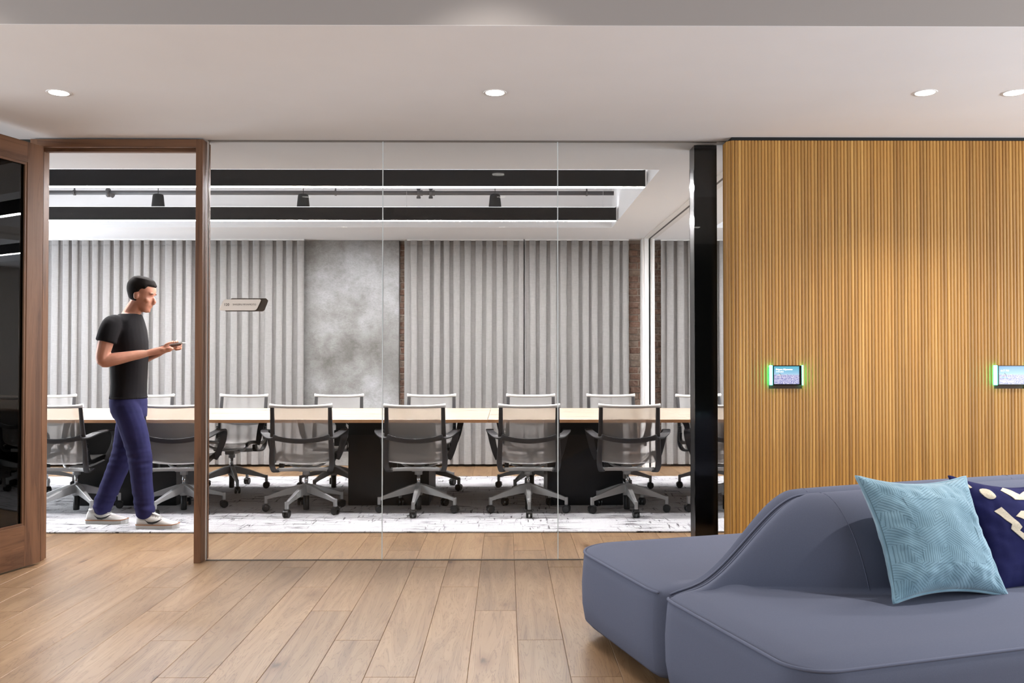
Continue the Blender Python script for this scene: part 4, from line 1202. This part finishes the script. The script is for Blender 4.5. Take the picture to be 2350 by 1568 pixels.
fg = [[ph(-.018, .066, .000), ph(.004, .058, .022), ph(.016, .034, .022), ph(.018, .018, .0125)]]
for k, fx in enumerate((-.016, -.024, -.034)):
    fg.append([ph(fx, .082 + .006 * k, -.008), ph(fx + .03, .088 + .006 * k, -.012), ph(fx + .036, .078 + .006 * k, -.034), ph(fx + .014, .072 + .005 * k, -.036)])
hand(body, WR_L, pm, fg, [ph(-.062, .048, -.008), ph(-.040, .052, .012), ph(-.018, .050, .022)])
obj('body', remeshed(body, 'body', .0052, 3), skin, person)
# eyes
for s in (-1, 1):
    eye_ = MB().ellipsoid(hp(.0605, s * .031, .002), (.0115, .0125, .0095), 12, 8, HT).build('eye', plain('eye_white', (225, 220, 214), .3), person, True)
    MB().ellipsoid(hp(.0700, s * .031, .001), (.0030, .0055, .0055), 10, 6, HT).build('iris', plain('iris_brown', (40, 26, 18), .2), eye_, True)
    MB().ellipsoid(hp(.0855, s * .031, .0215), (.005, .019, .0035), 10, 6, HT).build('eyebrow', hair_m, person, True)
# hair
def hg(u, ca, sa):
    fr_ = max(0, ca)
    line = lerp(-.055, .066, sstep((ca + .25) / 1.0)) if abs(sa) < .98 else .0
    if abs(sa) > .75 and ca > -.2: line = lerp(.0, .055, sstep((ca + .1) / .6))
    return .013 if u > line else -.014
hr = MB(); hr.rings(head_rings(hg)); hme = remeshed(hr, 'hair', .006, 2); obj('hair', hme, hair_m, person)
# t-shirt
ts = MB(); torso(ts, TORSO[:1] and [(723, 276, 319, .085)] + TORSO[2:-1] + [(917, 259, 330, .166)], .004)
for s, EL in ((-1, ELB_R), (1, ELB_L)):
    sh = SHO + Vector((0, s * .175, .004)); en = lerp(sh, EL, .50) + Vector((-.004, s * .02, 0))
    ts.tube(spline([sh + Vector((.0, -s * .08, .012)), sh, lerp(sh, en, .5) + Vector((0, s * .012, 0)), en], 4), [.058, .060, .061, .063, .066, .068, .0685, .069, .069, .069, .069, .070, .0705], 14, hint=(0, 1, .01))
    ts.ellipsoid(sh, (.064, .064, .064))
obj('t_shirt', remeshed(ts, 't_shirt', .0085, 4), shirt_m, person)
# trousers
tr_ = MB()
torso(tr_, [(906, 261, 328, .158), (925, 259, 330, .170), (945, 262, 330, .168), (960, 268, 330, .15)], .0)
rad = [.092, .093, .082, .072, .066]
for s in (-1, 1): limb(tr_, LEGS[s], rad, 16)
tme = remeshed(tr_, 'trousers', .009, 3)
for v in tme.vertices:            # cloth creases at knee and hem
    z = v.co.z; k = math.exp(-((z - .50) / .09) ** 2) + 1.2 * math.exp(-((z - .17) / .07) ** 2) + .25
    n_ = noise.noise(Vector((v.co.x * 7, v.co.y * 7, z * 34))); v.co += v.normal * (.007 * k * n_)
obj('trousers', tme, denim, person)
MB().tube([Vector((bx(294.5, 912).x + (bx(329, 912).x - bx(294.5, 912).x) * 1.02 * math.cos(a), .168 * math.sin(a), bx(0, 914).z)) for a in [2 * math.pi * i / 32 for i in range(32)]], .007, 8, hint=(0, 0, 1), closed=True).build('shirt_hem', shirt_m, person, True)
# sneakers
def sneaker(heel, length, dy, pitch):
    e = empty('shoe', heel); e.parent = person; e.location = Vector((heel.x, dy, heel.z)); e.rotation_euler = (0, R(pitch), 0)
    L = length
    sec = [(0.0, .020, .012), (.02, .030, .02), (.10, .035, .024), (.30, .036, .0), (.50, .041, .0), (.72, .047, .0), (.88, .042, .0), (.97, .026, .0), (1.0, .010, .0)]
    def outline(k): return [(t * L, wd * k) for t, wd, _ in sec]
    ol = outline(1.0); poly = [Vector((x, -wd)) for x, wd in ol] + [Vector((x, wd)) for x, wd in reversed(ol)]
    sole = MB().prism(poly, lambda p: Vector((p[0], p[1], 0)), lambda p: Vector((p[0], p[1] * 1.03, .026 + .010 * max(0, p[0] / L - .85) / .15)))
    sole.build('sole', white_l, e, bevel=.003)
    sp = [Vector((p[0] - .0, p[1] * 1.035, .0265 + .010 * max(0, p[0] / L - .85) / .15)) for p in poly]
    MB().tube(sp, .0026, 6, hint=(0, 0, 1), closed=True).build('welt_line', plain('tan_welt', (170, 106, 52), .6), e, True)
    # upper: rings along the length
    hs = [(0.015, .075, .018, .5), (.06, .098, .029, .5), (.16, .102, .034, .5), (.30, .098, .035, .5), (.42, .092, .037, .5), (.55, .079, .041, .5), (.70, .061, .045, .5), (.85, .048, .041, .5), (.95, .038, .028, .5), (.99, .030, .013, .5)]
    rs = []
    for t, h_, wd, _ in hs:
        ring = []
        for i in range(16):
            a = math.pi * i / 15; ring.append(Vector((t * L, -math.cos(a) * wd * (1 if math.sin(a) < .5 else 1), .022 + (h_ - .022) * math.sin(a) ** .62)))
        rs.append(ring)
    u_ = MB().rings(rs); u_.build('upper', white_l, e, True)
    MB().lathe([(.033, .085), (.036, .098), (.033, .108), (.026, .108), (.024, .09)], 18, (L * .17, 0, 0)).build('collar', white_l, e, True)
    tg = MB().sweep([(L * .27, 0, .10), (L * .34, 0, .112), (L * .52, 0, .086)], [(-.018, -.003), (.018, -.003), (.018, .004), (-.018, .004)], (0, 1, 0)); tg.build('tongue', white_l, e, True)
    for k in range(5):
        t = .36 + k * .055; hz = interp([(a, b) for a, b, _, _ in hs], t)[0]
        MB().tube(spline([(t * L, -.024, hz - .006), (t * L + .004, 0, hz + .004), (t * L, .024, hz - .006)], 3), .0028, 6).build('lace', plain('lace_white', (200, 198, 194), .8), e, True)
    # curved side mark, tapering to the rear
    for s in (-1, 1):
        top = [(.22, .066), (.30, .050), (.40, .047), (.52, .055), (.62, .068)]; bot = [(.60, .060), (.52, .043), (.42, .033), (.32, .036), (.22, .066)]
        pts = [(a, b) for a, b in top] + [(a, b) for a, b in bot[:-1]]
        def onside(t, z):
            h_, wd, _ = interp(hs, t); q = min(1, max(0, (z - .022) / (h_ - .022))) ** (1 / .62); a = math.asin(min(1, q)); return math.cos(a) * wd
        n_ = 12; tp = [interp(top, .22 + .40 * i / n_)[0] for i in range(n_ + 1)]
        bt_tab = sorted(bot[:-1] + [(.22, .0655), (.62, .066)]); bt = [interp(bt_tab, .22 + .40 * i / n_)[0] for i in range(n_ + 1)]
        mb = MB(); vs = []
        for i in range(n_ + 1):
            t = .22 + .40 * i / n_
            for z in (bt[i], (bt[i] + tp[i]) / 2, tp[i]): vs.append(Vector((t * L, s * (onside(t, z) + .0022), z)))
        mb.add(vs, [(i * 3 + j, i * 3 + 3 + j, i * 3 + 4 + j, i * 3 + 1 + j) for i in range(n_) for j in range(2)])
        o_ = mb.build('side_mark', plain('mark_black', (28, 27, 28), .5), e, True); sd = o_.modifiers.new('s', 'SOLIDIFY'); sd.thickness = .0016; sd.offset = 0
    return e
sneaker(bx(327, 1206), .300, -.092, 0)
sneaker(bx(188, 1206), .300, .088, 0.0)
# phone in the hands
phn = empty('phone', tuple(Vector(person.location) + PHC), label='dark phone held out in the walking man\'s hands', cat='phone')
phn.rotation_euler = (0, R(-9), 0)
box('phone_body', plain('phone_shell', (196, 194, 196), .3), -.080, .080, -.038, .038, -.0045, .0025, phn, bevel=.003)
box('phone_screen', plain('phone_glass', (12, 13, 16), .08), -.076, .076, -.035, .035, .0026, .0034, phn)
